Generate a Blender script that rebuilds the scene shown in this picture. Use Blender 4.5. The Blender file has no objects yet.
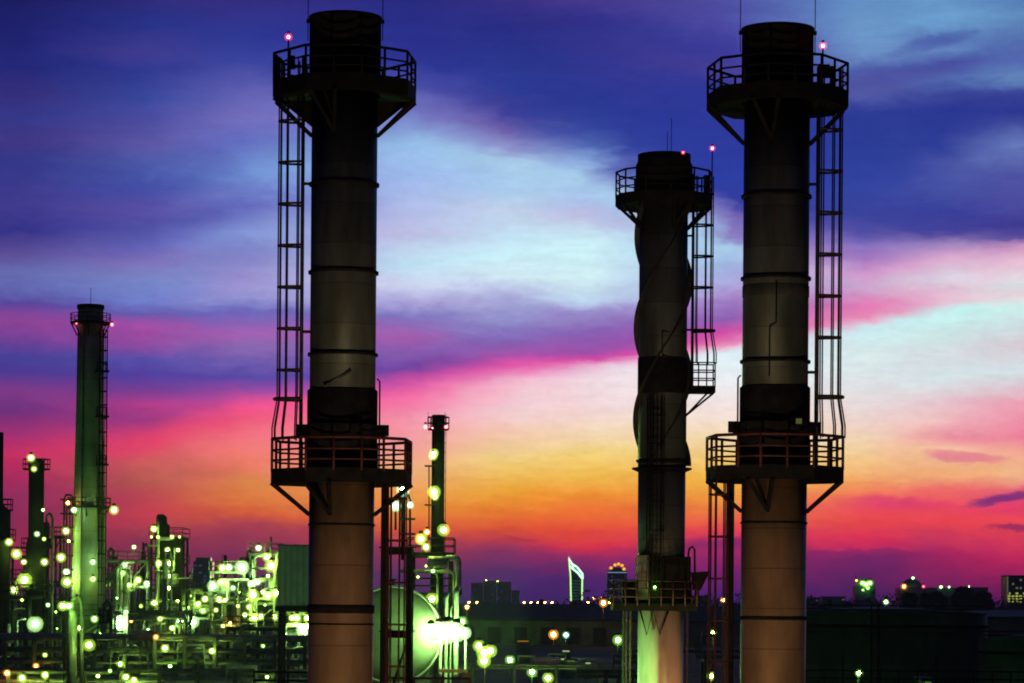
import bpy, bmesh, math, random
from mathutils import Vector, Matrix, Euler
R = math.radians
PI = math.pi
rng = random.Random(7)
scene = bpy.context.scene
col = scene.collection

# ------------------------------------------------------------------ camera
F = 2800.0            # focal length in pixels of a 1024 wide frame
HOR = 603.0           # row of the horizon
CAMZ = 14.0
ROLL = R(0.45)
cam_d = bpy.data.cameras.new("camera")
cam = bpy.data.objects.new("camera", cam_d)
col.objects.link(cam)
cam_d.sensor_width = 36.0
cam_d.lens = 36.0 * F / 1024.0
cam_d.shift_y = (HOR - 341.5) / 1024.0
cam_d.clip_start = 0.5
cam_d.clip_end = 60000
cam.matrix_world = Matrix.Translation((0, 0, CAMZ)) @ Matrix.Rotation(PI / 2, 4, 'X') @ Matrix.Rotation(ROLL, 4, 'Z')
scene.camera = cam
cr, sr = math.cos(ROLL), math.sin(ROLL)

def at(px, py, Y):
    """the point at distance Y that stands where the photograph shows (px, py)"""
    dx, dy = px - 512.0, py - HOR
    x, y = dx * cr + dy * sr, -dx * sr + dy * cr
    return Vector((x / F * Y, Y, CAMZ - y / F * Y))

# ------------------------------------------------------------------ materials
def lin(c):
    return tuple((v / 12.92 if v <= 0.04045 else ((v + 0.055) / 1.055) ** 2.4) for v in (x / 255.0 for x in c))

MATS = {}
def mat(name, base, rough=0.6, metal=0.0, var=0.35, scale=1.2, stretch=(1, 1, 1), bump=0.0, base2=None):
    """weathered surface: two scales of noise move the base colour, optional bump"""
    if name in MATS:
        return MATS[name]
    m = bpy.data.materials.new(name)
    m.use_nodes = True
    nt = m.node_tree
    b = nt.nodes["Principled BSDF"]
    b.inputs["Roughness"].default_value = rough
    b.inputs["Metallic"].default_value = metal
    b.inputs["Specular IOR Level"].default_value = 0.25
    tc = nt.nodes.new("ShaderNodeNewGeometry")
    mp = nt.nodes.new("ShaderNodeMapping")
    mp.inputs["Scale"].default_value = stretch
    nt.links.new(tc.outputs["Position"], mp.inputs["Vector"])
    n = nt.nodes.new("ShaderNodeTexNoise")
    n.inputs["Scale"].default_value = scale
    n.inputs["Detail"].default_value = 6
    n.inputs["Roughness"].default_value = 0.62
    nt.links.new(mp.outputs["Vector"], n.inputs["Vector"])
    r = nt.nodes.new("ShaderNodeValToRGB")
    lo = [c * (1 - var) for c in base]
    hi = base2 if base2 else [min(1, c * (1 + var)) for c in base]
    r.color_ramp.elements[0].position = 0.35
    r.color_ramp.elements[0].color = (*lo, 1)
    r.color_ramp.elements[1].position = 0.68
    r.color_ramp.elements[1].color = (*hi, 1)
    nt.links.new(n.outputs["Fac"], r.inputs["Fac"])
    nt.links.new(r.outputs["Color"], b.inputs["Base Color"])
    if bump:
        bp = nt.nodes.new("ShaderNodeBump")
        bp.inputs["Strength"].default_value = bump
        bp.inputs["Distance"].default_value = 0.05
        nt.links.new(n.outputs["Fac"], bp.inputs["Height"])
        nt.links.new(bp.outputs["Normal"], b.inputs["Normal"])
    MATS[name] = m
    return m

def emit(name, color, strength, sample=True):
    if name in MATS:
        return MATS[name]
    m = bpy.data.materials.new(name)
    m.use_nodes = True
    nt = m.node_tree
    nt.nodes.clear()
    o = nt.nodes.new("ShaderNodeOutputMaterial")
    e = nt.nodes.new("ShaderNodeEmission")
    e.inputs["Color"].default_value = (*color, 1)
    e.inputs["Strength"].default_value = strength
    nt.links.new(e.outputs[0], o.inputs["Surface"])
    if not sample:
        m.cycles.emission_sampling = 'NONE'
    MATS[name] = m
    return m

def halo(name, color, per_metre):
    """halo of light round a bulb, put in as even emission through a ball"""
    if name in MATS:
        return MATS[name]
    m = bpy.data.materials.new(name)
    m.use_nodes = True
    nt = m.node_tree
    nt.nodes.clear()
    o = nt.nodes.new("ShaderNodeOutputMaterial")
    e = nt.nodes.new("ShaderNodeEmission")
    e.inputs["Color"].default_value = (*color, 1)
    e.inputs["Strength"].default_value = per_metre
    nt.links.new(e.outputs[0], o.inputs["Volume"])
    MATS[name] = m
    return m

def plates(m, step, rust, soot, amount):
    """welded plate courses: a dark seam at each course, plates of slightly different tone, rust runs and soot"""
    nt = m.node_tree
    N, L = nt.nodes.new, nt.links.new
    b = nt.nodes["Principled BSDF"]
    src = b.inputs["Base Color"].links[0].from_socket
    g = N("ShaderNodeNewGeometry")
    sp = N("ShaderNodeSeparateXYZ"); L(g.outputs["Position"], sp.inputs[0])
    def M(op, a, v):
        n = N("ShaderNodeMath"); n.operation = op
        L(a, n.inputs[0])
        if isinstance(v, (int, float)): n.inputs[1].default_value = v
        elif v is not None: L(v, n.inputs[1])
        return n.outputs[0]
    def MX(f, a, c, mode='MIX'):
        n = N("ShaderNodeMix"); n.data_type = 'RGBA'; n.blend_type = mode
        if isinstance(f, (int, float)): n.inputs[0].default_value = f
        else: L(f, n.inputs[0])
        L(a, n.inputs[6])
        if isinstance(c, tuple): n.inputs[7].default_value = (*c, 1)
        else: L(c, n.inputs[7])
        return n.outputs[2]
    def nz(scale, vec, detail=5, rough=.6):
        mp = N("ShaderNodeMapping"); mp.inputs["Scale"].default_value = vec
        L(g.outputs["Position"], mp.inputs["Vector"])
        n = N("ShaderNodeTexNoise"); n.inputs["Scale"].default_value = scale; n.inputs["Detail"].default_value = detail; n.inputs["Roughness"].default_value = rough
        L(mp.outputs[0], n.inputs["Vector"])
        return n.outputs["Fac"]
    def ramp(f, a, c):
        r = N("ShaderNodeMapRange"); L(f, r.inputs[0]); r.inputs[1].default_value = a; r.inputs[2].default_value = c
        return r.outputs[0]
    zc = M('DIVIDE', sp.outputs[2], step)
    fr = M('FRACT', zc, None)
    seam = ramp(M('ABSOLUTE', M('SUBTRACT', fr, 0.5), None), 0.482, 0.492)
    fl = M('FLOOR', zc, None)
    wn = N("ShaderNodeTexWhiteNoise"); wn.noise_dimensions = '1D'; L(fl, wn.inputs["W"])
    tone = ramp(wn.outputs["Value"], -0.6, 1.0)
    cmb = N("ShaderNodeCombineColor")
    for i in range(3): L(tone, cmb.inputs[i])
    c = MX(0.4, src, cmb.outputs[0], 'MULTIPLY')
    c = MX(M('MULTIPLY', ramp(nz(2.6, (1, 1, 0.07)), 0.52, 0.74), amount), c, rust)
    c = MX(M('MULTIPLY', ramp(nz(0.7, (1, 1, 0.5)), 0.50, 0.72), amount), c, soot)
    c = MX(M('MULTIPLY', seam, 0.7), c, soot)
    L(c, b.inputs["Base Color"])
    return m

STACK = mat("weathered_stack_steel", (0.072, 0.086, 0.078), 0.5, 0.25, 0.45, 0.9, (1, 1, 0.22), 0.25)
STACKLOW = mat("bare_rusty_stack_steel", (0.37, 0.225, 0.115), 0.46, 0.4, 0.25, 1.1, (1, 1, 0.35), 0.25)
SOOT = mat("sooty_black_steel", (0.012, 0.011, 0.010), 0.75, 0.0, 0.4, 2.0)
DARK = mat("dark_painted_steel", (0.04, 0.033, 0.03), 0.6, 0.0, 0.4, 2.5)
REDST = mat("red_and_red_lit_steel", (0.06, 0.015, 0.011), 0.6, 0.0, 0.4, 3.0)  # guard rails' red; red lamp light put into colour of ladders and gallery rail
STRAKE = mat("strake_plate_steel", (0.035, 0.038, 0.030), 0.7, 0.0, 0.4, 1.5, (1, 1, 0.4), 0.2)
CONC = mat("grey_concrete", (0.30, 0.30, 0.26), 0.85, 0.0, 0.3, 0.6, (1, 1, 0.25), 0.3)
PIPE = mat("galvanised_pipe", (0.33, 0.33, 0.30), 0.45, 0.3, 0.4, 1.4)
PIPED = mat("dull_pipe_lagging", (0.16, 0.16, 0.14), 0.6, 0.1, 0.45, 1.4)
VESSEL = mat("vessel_cladding", (0.28, 0.28, 0.25), 0.5, 0.2, 0.4, 0.8)
STEEL = mat("grey_structural_steel", (0.11, 0.11, 0.095), 0.65, 0.0, 0.4, 1.5)
TANKW = mat("pale_drum_paint", (0.12, 0.12, 0.105), 0.5, 0.0, 0.3, 0.8, (1, 1, 1), 0.05)
BOXG = mat("green_grey_cladding", (0.18, 0.25, 0.16), 0.6, 0.0, 0.15, 1.5)
TANKG = mat("dark_green_tank_paint", (0.042, 0.085, 0.05), 0.7, 0.0, 0.4, 0.35, (1, 1, 0.4))
ROOFM = mat("dark_roof_sheet", (0.04, 0.04, 0.04), 0.7, 0.0, 0.4, 0.3)
WALLM = mat("corrugated_wall_sheet", (0.20, 0.22, 0.19), 0.7, 0.0, 0.4, 0.25)
GROUND = mat("dark_ground", (0.045, 0.045, 0.04), 0.9, 0.0, 0.6, 0.06, (1, 1, 1), 0.3)
ASPH = mat("asphalt", (0.05, 0.05, 0.052), 0.8, 0.0, 0.3, 0.4)
LEAF = mat("dark_foliage", (0.04, 0.06, 0.03), 0.8, 0.0, 0.5, 0.4)
BARK = mat("bark", (0.07, 0.055, 0.04), 0.9, 0.0, 0.3, 2.0)
CITY = mat("blue_grey_tower_cladding", (0.10, 0.12, 0.20), 0.5, 0.0, 0.25, 0.08, (1, 1, 0.2))
CITYD = mat("dark_glass_cladding", (0.04, 0.06, 0.11), 0.3, 0.0, 0.3, 0.1, (1, 1, 0.3))
BLUE = mat("blue_tarpaulin", (0.04, 0.16, 0.45), 0.6, 0.0, 0.3, 2.0)

plates(STACK, 1.54, (0.11, 0.065, 0.035), (0.03, 0.028, 0.024), 0.5)
plates(STACKLOW, 1.54, (0.30, 0.13, 0.05), (0.10, 0.075, 0.05), 0.38)
plates(CONC, 2.4, (0.20, 0.17, 0.12), (0.12, 0.12, 0.10), 0.6)
plates(TANKG, 2.4, (0.05, 0.05, 0.03), (0.02, 0.03, 0.02), 0.6)
SOOT.node_tree.nodes['Principled BSDF'].inputs['Specular IOR Level'].default_value = 0.04
DARK.node_tree.nodes['Principled BSDF'].inputs['Specular IOR Level'].default_value = 0.06
LC = {  # bulb colour, bulb strength, halo colour, halo strength
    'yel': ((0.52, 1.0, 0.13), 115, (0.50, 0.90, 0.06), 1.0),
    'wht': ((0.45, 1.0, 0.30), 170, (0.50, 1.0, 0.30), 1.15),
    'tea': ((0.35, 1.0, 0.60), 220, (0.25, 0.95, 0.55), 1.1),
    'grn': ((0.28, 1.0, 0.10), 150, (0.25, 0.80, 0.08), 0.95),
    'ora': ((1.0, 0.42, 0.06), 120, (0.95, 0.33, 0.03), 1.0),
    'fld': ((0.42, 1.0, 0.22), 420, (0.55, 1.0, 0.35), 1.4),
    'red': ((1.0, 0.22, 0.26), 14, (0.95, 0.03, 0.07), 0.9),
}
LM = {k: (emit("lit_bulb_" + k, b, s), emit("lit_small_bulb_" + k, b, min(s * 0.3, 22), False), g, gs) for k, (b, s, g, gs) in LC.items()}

# ------------------------------------------------------------------ mesh builder
class MB:
    def __init__(self):
        self.v, self.f, self.s = [], [], []
    def add(self, vs, fs, smooth=False):
        n = len(self.v)
        self.v += [Vector(p) for p in vs]
        for f in fs:
            self.f.append(tuple(n + i for i in f))
            self.s.append(smooth)
        return self
    def box(self, c, s, rz=0.0):
        hx, hy, hz = s[0] / 2, s[1] / 2, s[2] / 2
        ca, sa = math.cos(rz), math.sin(rz)
        vs = []
        for z in (-hz, hz):
            for x, y in ((-hx, -hy), (hx, -hy), (hx, hy), (-hx, hy)):
                vs.append((c[0] + x * ca - y * sa, c[1] + x * sa + y * ca, c[2] + z))
        return self.add(vs, [(3, 2, 1, 0), (4, 5, 6, 7), (0, 1, 5, 4), (1, 2, 6, 5), (2, 3, 7, 6), (3, 0, 4, 7)])
    def tube(self, p, q, r, seg=8, r2=None, caps=True):
        p, q = Vector(p), Vector(q)
        d = (q - p)
        if d.length < 1e-6:
            return self
        d.normalize()
        a = d.orthogonal().normalized()
        b = d.cross(a)
        r2 = r if r2 is None else r2
        vs = []
        for base, rr in ((p, r), (q, r2)):
            for i in range(seg):
                t = 2 * PI * i / seg
                vs.append(base + a * math.cos(t) * rr + b * math.sin(t) * rr)
        self.add(vs, [(i, (i + 1) % seg, seg + (i + 1) % seg, seg + i) for i in range(seg)], seg > 5)
        if caps:
            n = len(self.v) - 2 * seg
            self.f.append(tuple(n + i for i in reversed(range(seg)))); self.s.append(False)
            self.f.append(tuple(n + seg + i for i in range(seg))); self.s.append(False)
        return self
    def path(self, pts, r, seg=6, closed=False):
        """one welded tube swept along the points"""
        pts = [Vector(p) for p in pts]
        n = len(pts)
        vs, fs = [], []
        prev = None
        for i, p in enumerate(pts):
            if closed:
                d = pts[(i + 1) % n] - pts[i - 1]
            else:
                d = pts[min(i + 1, n - 1)] - pts[max(i - 1, 0)]
            d.normalize()
            if prev is None:
                a = d.orthogonal().normalized()
            else:
                a = prev - d * prev.dot(d)
                a = a.normalized() if a.length > 1e-5 else d.orthogonal().normalized()
            prev = a
            b = d.cross(a)
            for k in range(seg):
                t = 2 * PI * k / seg
                vs.append(p + a * math.cos(t) * r + b * math.sin(t) * r)
        m = n if closed else n - 1
        for i in range(m):
            j = (i + 1) % n
            for k in range(seg):
                l = (k + 1) % seg
                fs.append((i * seg + k, i * seg + l, j * seg + l, j * seg + k))
        if not closed:
            fs.append(tuple(reversed(range(seg))))
            fs.append(tuple((n - 1) * seg + k for k in range(seg)))
        return self.add(vs, fs, True)
    def lathe(self, c, prof, seg=48, smooth=True, cap=True):
        """prof: (radius, z) from bottom to top, around a vertical axis at c"""
        vs, fs = [], []
        for r, z in prof:
            for i in range(seg):
                t = 2 * PI * i / seg
                vs.append((c[0] + r * math.cos(t), c[1] + r * math.sin(t), c[2] + z))
        for k in range(len(prof) - 1):
            for i in range(seg):
                j = (i + 1) % seg
                fs.append((k * seg + i, k * seg + j, (k + 1) * seg + j, (k + 1) * seg + i))
        self.add(vs, fs, smooth)
        if cap:
            n = len(self.v) - len(vs)
            self.f.append(tuple(n + i for i in reversed(range(seg)))); self.s.append(False)
            self.f.append(tuple(n + (len(prof) - 1) * seg + i for i in range(seg))); self.s.append(False)
        return self
    def prism(self, poly, z0, z1):
        n = len(poly)
        vs = [(x, y, z0) for x, y in poly] + [(x, y, z1) for x, y in poly]
        fs = [tuple(reversed(range(n))), tuple(range(n, 2 * n))] + [(i, (i + 1) % n, n + (i + 1) % n, n + i) for i in range(n)]
        return self.add(vs, fs)
    def slab(self, poly, y0, y1):
        """outline in x-z, thick in y"""
        n = len(poly)
        vs = [(x, y0, z) for x, z in poly] + [(x, y1, z) for x, z in poly]
        fs = [tuple(range(n)), tuple(reversed(range(n, 2 * n)))] + [(i, n + i, n + (i + 1) % n, (i + 1) % n) for i in range(n)]
        return self.add(vs, fs)
    def ball(self, c, r, sub=2, sq=(1, 1, 1)):
        bm = bmesh.new()
        bmesh.ops.create_icosphere(bm, subdivisions=sub, radius=1.0)
        vs = [(c[0] + v.co.x * r * sq[0], c[1] + v.co.y * r * sq[1], c[2] + v.co.z * r * sq[2]) for v in bm.verts]
        bm.verts.index_update()
        fs = [tuple(v.index for v in f.verts) for f in bm.faces]
        bm.free()
        return self.add(vs, fs, True)
    def mesh(self, name, m, off=Vector((0, 0, 0))):
        me = bpy.data.meshes.new(name)
        me.from_pydata([tuple(p - off) for p in self.v], [], self.f)
        me.polygons.foreach_set("use_smooth", self.s)
        if m is not None:
            me.materials.append(m)
        me.update()
        return me

def tag(o, label=None, cat=None, group=None, kind=None):
    if label: o["label"] = label
    if cat: o["category"] = cat
    if group: o["group"] = group
    if kind: o["kind"] = kind
    return o

class Thing:
    """an Empty at the thing's base; its parts are meshes in its own space"""
    def __init__(self, name, label, cat, loc, group=None):
        self.o = bpy.data.objects.new(name, None)
        self.o.empty_display_size = 0.3
        col.objects.link(self.o)
        self.loc = Vector(loc)
        self.o.location = self.loc
        tag(self.o, label, cat, group)
    def part(self, name, mb, m, parent=None, label=None):
        o = bpy.data.objects.new(name, mb.mesh(name, m, self.loc))
        col.objects.link(o)
        o.parent = parent if parent is not None else self.o
        if label:
            o["label"] = label
        return o
    def lamp(self, p, size, kind, small=False):
        """a lamp fixed to this thing: housing > halo, bulb (size = radius of its added halo)"""
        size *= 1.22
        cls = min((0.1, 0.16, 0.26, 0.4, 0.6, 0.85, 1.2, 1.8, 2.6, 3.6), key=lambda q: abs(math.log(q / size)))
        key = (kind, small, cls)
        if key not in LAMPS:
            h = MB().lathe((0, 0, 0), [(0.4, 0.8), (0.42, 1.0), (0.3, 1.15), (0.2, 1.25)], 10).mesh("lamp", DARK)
            g = MB().ball((0, 0, 0), 1.0, 2).mesh("halo", halo("lamp_halo_%s_%d" % (kind, cls * 100), LM[kind][2], LM[kind][3] * 0.62 / cls))
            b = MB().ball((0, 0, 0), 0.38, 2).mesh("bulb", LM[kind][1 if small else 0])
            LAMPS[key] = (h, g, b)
        h, g, b = LAMPS[key]
        o = bpy.data.objects.new("lamp", h)
        o.location = Vector(p) - self.loc
        o.scale = (size,) * 3
        o.parent = self.o
        col.objects.link(o)
        for nm, me in (("halo", g), ("bulb", b)):
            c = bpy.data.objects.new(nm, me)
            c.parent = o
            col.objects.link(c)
        return o
LAMPS = {}

def solo(name, mb, m, loc, label=None, cat=None, group=None, kind=None):
    loc = Vector(loc)
    o = bpy.data.objects.new(name, mb.mesh(name, m, loc))
    o.location = loc
    col.objects.link(o)
    return tag(o, label, cat, group, kind)

# ------------------------------------------------------------------ sky
SKY = {
 20: [(0,22,22,90),(40,25,28,105),(80,32,36,118),(100,48,42,120),(130,50,52,135),(150,62,52,130),(175,48,52,135),(215,62,56,140),(245,50,48,135),(262,90,75,150),(285,100,105,175),(300,95,100,175),(312,85,65,155),(330,140,65,150),(345,115,62,150),(362,68,62,150),(380,75,55,145),(400,125,55,135),(420,110,45,125),(440,160,45,115),(460,205,45,100),(475,190,40,95),(500,150,40,95),(530,150,35,85),(560,185,30,80),(600,90,20,80)],
 150: [(0,48,40,120),(30,36,48,135),(60,60,55,140),(75,42,52,140),(110,55,70,155),(130,75,75,160),(150,90,85,165),(175,70,85,165),(195,65,75,165),(215,88,78,165),(235,78,78,165),(255,100,100,185),(268,130,115,190),(285,120,135,200),(305,110,125,205),(318,100,90,175),(330,165,75,165),(345,150,72,160),(360,85,78,170),(378,80,62,160),(395,120,60,150),(410,190,60,140),(425,160,55,130),(445,235,65,110),(455,238,75,105),(465,215,95,95),(485,190,90,80),(500,200,70,85),(520,215,60,80),(545,150,45,85),(570,150,35,90),(600,60,20,80)],
 245: [(0,50,42,125),(40,42,52,145),(65,55,65,155),(90,90,90,175),(120,115,110,190),(145,95,105,190),(175,115,150,215),(190,110,130,205),(210,95,100,185),(235,130,150,215),(255,125,130,200),(285,155,145,210),(300,150,150,215),(315,105,100,185),(335,165,95,180),(350,140,105,180),(365,110,90,175),(380,85,70,165),(395,165,75,165),(408,250,80,140),(420,245,85,125),(440,255,115,130),(455,252,125,115),(470,245,125,100),(485,230,140,75),(500,235,125,65),(515,230,95,55),(527,185,60,85),(550,150,45,90),(575,120,40,95),(600,60,25,90)],
 410: [(0,35,38,125),(60,40,48,145),(85,70,75,165),(110,110,110,190),(130,125,150,210),(145,138,186,230),(175,140,180,235),(205,155,180,230),(235,170,180,225),(265,172,216,240),(285,190,210,240),(300,160,165,220),(320,125,115,190),(340,165,90,175),(355,135,90,175),(372,115,65,160),(383,200,75,165),(395,255,110,170),(420,255,150,175),(445,255,160,160),(470,255,185,130),(490,255,165,80),(510,255,150,60),(530,240,90,60),(550,170,50,90),(575,110,45,110),(600,60,30,100)],
 510: [(0,55,45,130),(30,35,42,130),(90,40,55,145),(115,60,60,150),(130,110,95,170),(150,135,140,200),(165,150,198,232),(190,148,194,232),(210,175,200,230),(235,175,215,240),(255,183,232,246),(275,190,225,240),(290,170,190,230),(300,150,160,215),(320,140,140,205),(340,130,95,180),(355,170,80,170),(365,235,85,170),(375,240,140,190),(385,250,200,215),(410,250,215,220),(430,252,205,185),(460,255,215,130),(475,255,200,95),(490,255,175,55),(505,255,135,40),(525,245,90,50),(538,215,60,75),(555,150,45,110),(575,95,40,120),(600,60,30,110)],
 590: [(0,70,55,140),(20,45,45,135),(50,50,50,140),(100,38,52,145),(130,48,65,155),(150,85,110,185),(165,120,160,215),(175,146,194,230),(195,145,185,230),(215,170,175,220),(230,178,215,238),(250,186,234,246),(280,190,230,242),(300,170,205,235),(312,150,140,205),(330,135,95,180),(350,160,75,170),(358,225,70,165),(365,235,190,220),(375,245,225,235),(410,250,220,220),(430,255,225,190),(455,255,215,120),(475,255,195,80),(495,255,150,50),(515,255,110,50),(530,250,80,55),(545,240,50,75),(560,160,40,110),(580,85,35,120),(600,70,30,115)],
 725: [(0,75,75,160),(30,72,70,160),(50,55,55,150),(75,70,62,150),(95,42,52,150),(150,40,55,155),(180,40,58,160),(205,50,60,160),(215,110,95,175),(235,135,125,195),(245,148,198,232),(265,135,170,220),(280,150,160,220),(295,160,130,200),(320,140,95,180),(333,215,70,165),(343,240,130,180),(350,225,245,250),(380,240,245,250),(410,250,230,225),(430,255,225,190),(450,255,215,150),(470,255,200,80),(495,255,165,60),(510,255,125,70),(525,250,85,75),(535,230,55,95),(542,140,40,115),(552,190,40,110),(570,140,30,120),(600,70,25,120)],
 860: [(0,95,140,195),(30,105,150,200),(55,105,140,195),(70,75,90,165),(90,80,85,160),(100,75,85,165),(112,40,55,145),(150,40,58,150),(190,48,65,160),(215,55,65,155),(230,80,75,165),(245,130,110,190),(262,170,120,190),(275,205,150,205),(290,195,160,205),(308,230,120,180),(320,240,140,185),(327,200,240,245),(350,220,240,240),(380,225,230,235),(405,238,225,225),(425,245,215,205),(445,255,220,170),(465,255,200,130),(480,255,165,100),(492,255,120,90),(505,245,75,100),(520,250,75,75),(540,240,50,90),(548,215,40,100),(556,130,35,110),(600,60,25,100)],
 945: [(0,100,150,200),(25,105,155,205),(42,80,110,175),(55,95,130,190),(68,65,75,155),(80,80,105,175),(95,55,65,150),(115,38,52,145),(150,42,58,150),(168,75,85,165),(190,70,82,165),(215,52,58,150),(232,65,62,150),(246,170,140,195),(258,215,165,205),(275,200,205,225),(290,215,185,210),(300,222,190,212),(308,180,240,240),(330,205,232,232),(350,215,222,228),(375,218,235,238),(400,235,200,210),(420,248,185,190),(433,240,140,160),(445,252,195,165),(470,255,180,125),(485,250,110,105),(500,250,80,95),(520,250,70,80),(552,190,35,105),(600,62,20,95)],
 1010: [(0,80,120,180),(20,95,140,190),(50,80,105,170),(65,80,100,175),(80,95,130,185),(95,55,65,150),(115,40,50,140),(130,60,70,155),(150,100,120,185),(160,90,105,175),(180,75,80,160),(205,75,75,160),(225,58,55,145),(240,90,75,155),(250,205,150,195),(265,220,185,210),(285,200,215,225),(297,215,205,218),(305,190,235,235),(325,205,225,230),(345,220,205,215),(370,215,230,235),(385,225,200,210),(400,245,165,185),(435,245,130,160),(450,255,170,150),(470,255,190,140),(485,240,100,120),(505,240,60,110),(520,255,75,80),(555,215,35,100),(600,60,15,90)],
}

# rows where the same cloud edge stands in one column and in the next
EDGES = {
 (20, 150): [(0,0),(262,256),(312,318),(362,362),(400,400),(460,450),(475,470),(600,600)],
 (150, 245): [(0,0),(60,60),(130,110),(235,210),(285,270),(318,315),(378,380),(410,396),(445,420),(600,600)],
 (245, 410): [(0,0),(65,78),(110,112),(175,160),(210,205),(285,280),(315,322),(380,372),(395,382),(408,394),(527,538),(600,600)],
 (410, 510): [(0,0),(85,112),(110,136),(140,164),(265,255),(300,302),(372,352),(383,365),(395,380),(530,526),(600,600)],
 (510, 590): [(0,0),(115,135),(140,152),(165,170),(255,250),(300,308),(340,333),(355,350),(366,358),(378,366),(385,374),(525,530),(555,560),(600,600)],
 (590, 725): [(0,0),(130,203),(150,215),(175,244),(285,270),(312,293),(350,322),(358,334),(368,349),(375,355),(545,533),(560,550),(600,600)],
 (725, 860): [(0,0),(75,90),(95,112),(205,216),(216,232),(245,272),(295,300),(333,316),(344,325),(350,329),(535,546),(552,557),(600,600)],
 (860, 945): [(0,0),(55,55),(100,95),(112,112),(215,228),(240,244),(275,256),(308,297),(320,302),(328,308),(492,487),(548,546),(600,600)],
 (945, 1010): [(0,0),(95,95),(115,115),(168,148),(232,232),(247,248),(300,299),(308,305),(485,485),(600,600)],
}
def sample(stops, y):
    st = sorted(stops)
    if y <= st[0][0]: return st[0][1:]
    for a, b in zip(st, st[1:]):
        if y <= b[0]:
            f = (y - a[0]) / (b[0] - a[0])
            return tuple(a[i] + (b[i] - a[i]) * f for i in (1, 2, 3))
    return st[-1][1:]
def pw_lin(y, pts):
    for a, b in zip(pts, pts[1:]):
        if y <= b[0]:
            return a[1] + (b[1] - a[1]) * (y - a[0]) / max(1e-6, b[0] - a[0])
    return pts[-1][1]
def sky_columns():
    xs = sorted(SKY)
    out = [(xs[0], SKY[xs[0]])]
    for a, b in zip(xs, xs[1:]):
        ed = EDGES[(a, b)]
        k = max(2, round((b - a) / 32))
        for i in range(1, k):
            f = i / k
            ya_of = [(p + (q - p) * f, p) for p, q in ed]
            yb_of = [(p + (q - p) * f, q) for p, q in ed]
            base = SKY[a] if f < .5 else SKY[b]
            ab = [(p, p + (q - p) * f) for p, q in ed] if f < .5 else [(q, p + (q - p) * f) for p, q in ed]
            ys = sorted({round(pw_lin(s_[0], ab), 2) for s_ in base})
            col_ = []
            for y in ys:
                ca, cb = sample(SKY[a], pw_lin(y, ya_of)), sample(SKY[b], pw_lin(y, yb_of))
                col_.append((y, *[ca[j] + (cb[j] - ca[j]) * f for j in range(3)]))
            out.append((a + (b - a) * f, col_))
        out.append((b, SKY[b]))
    return out

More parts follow.
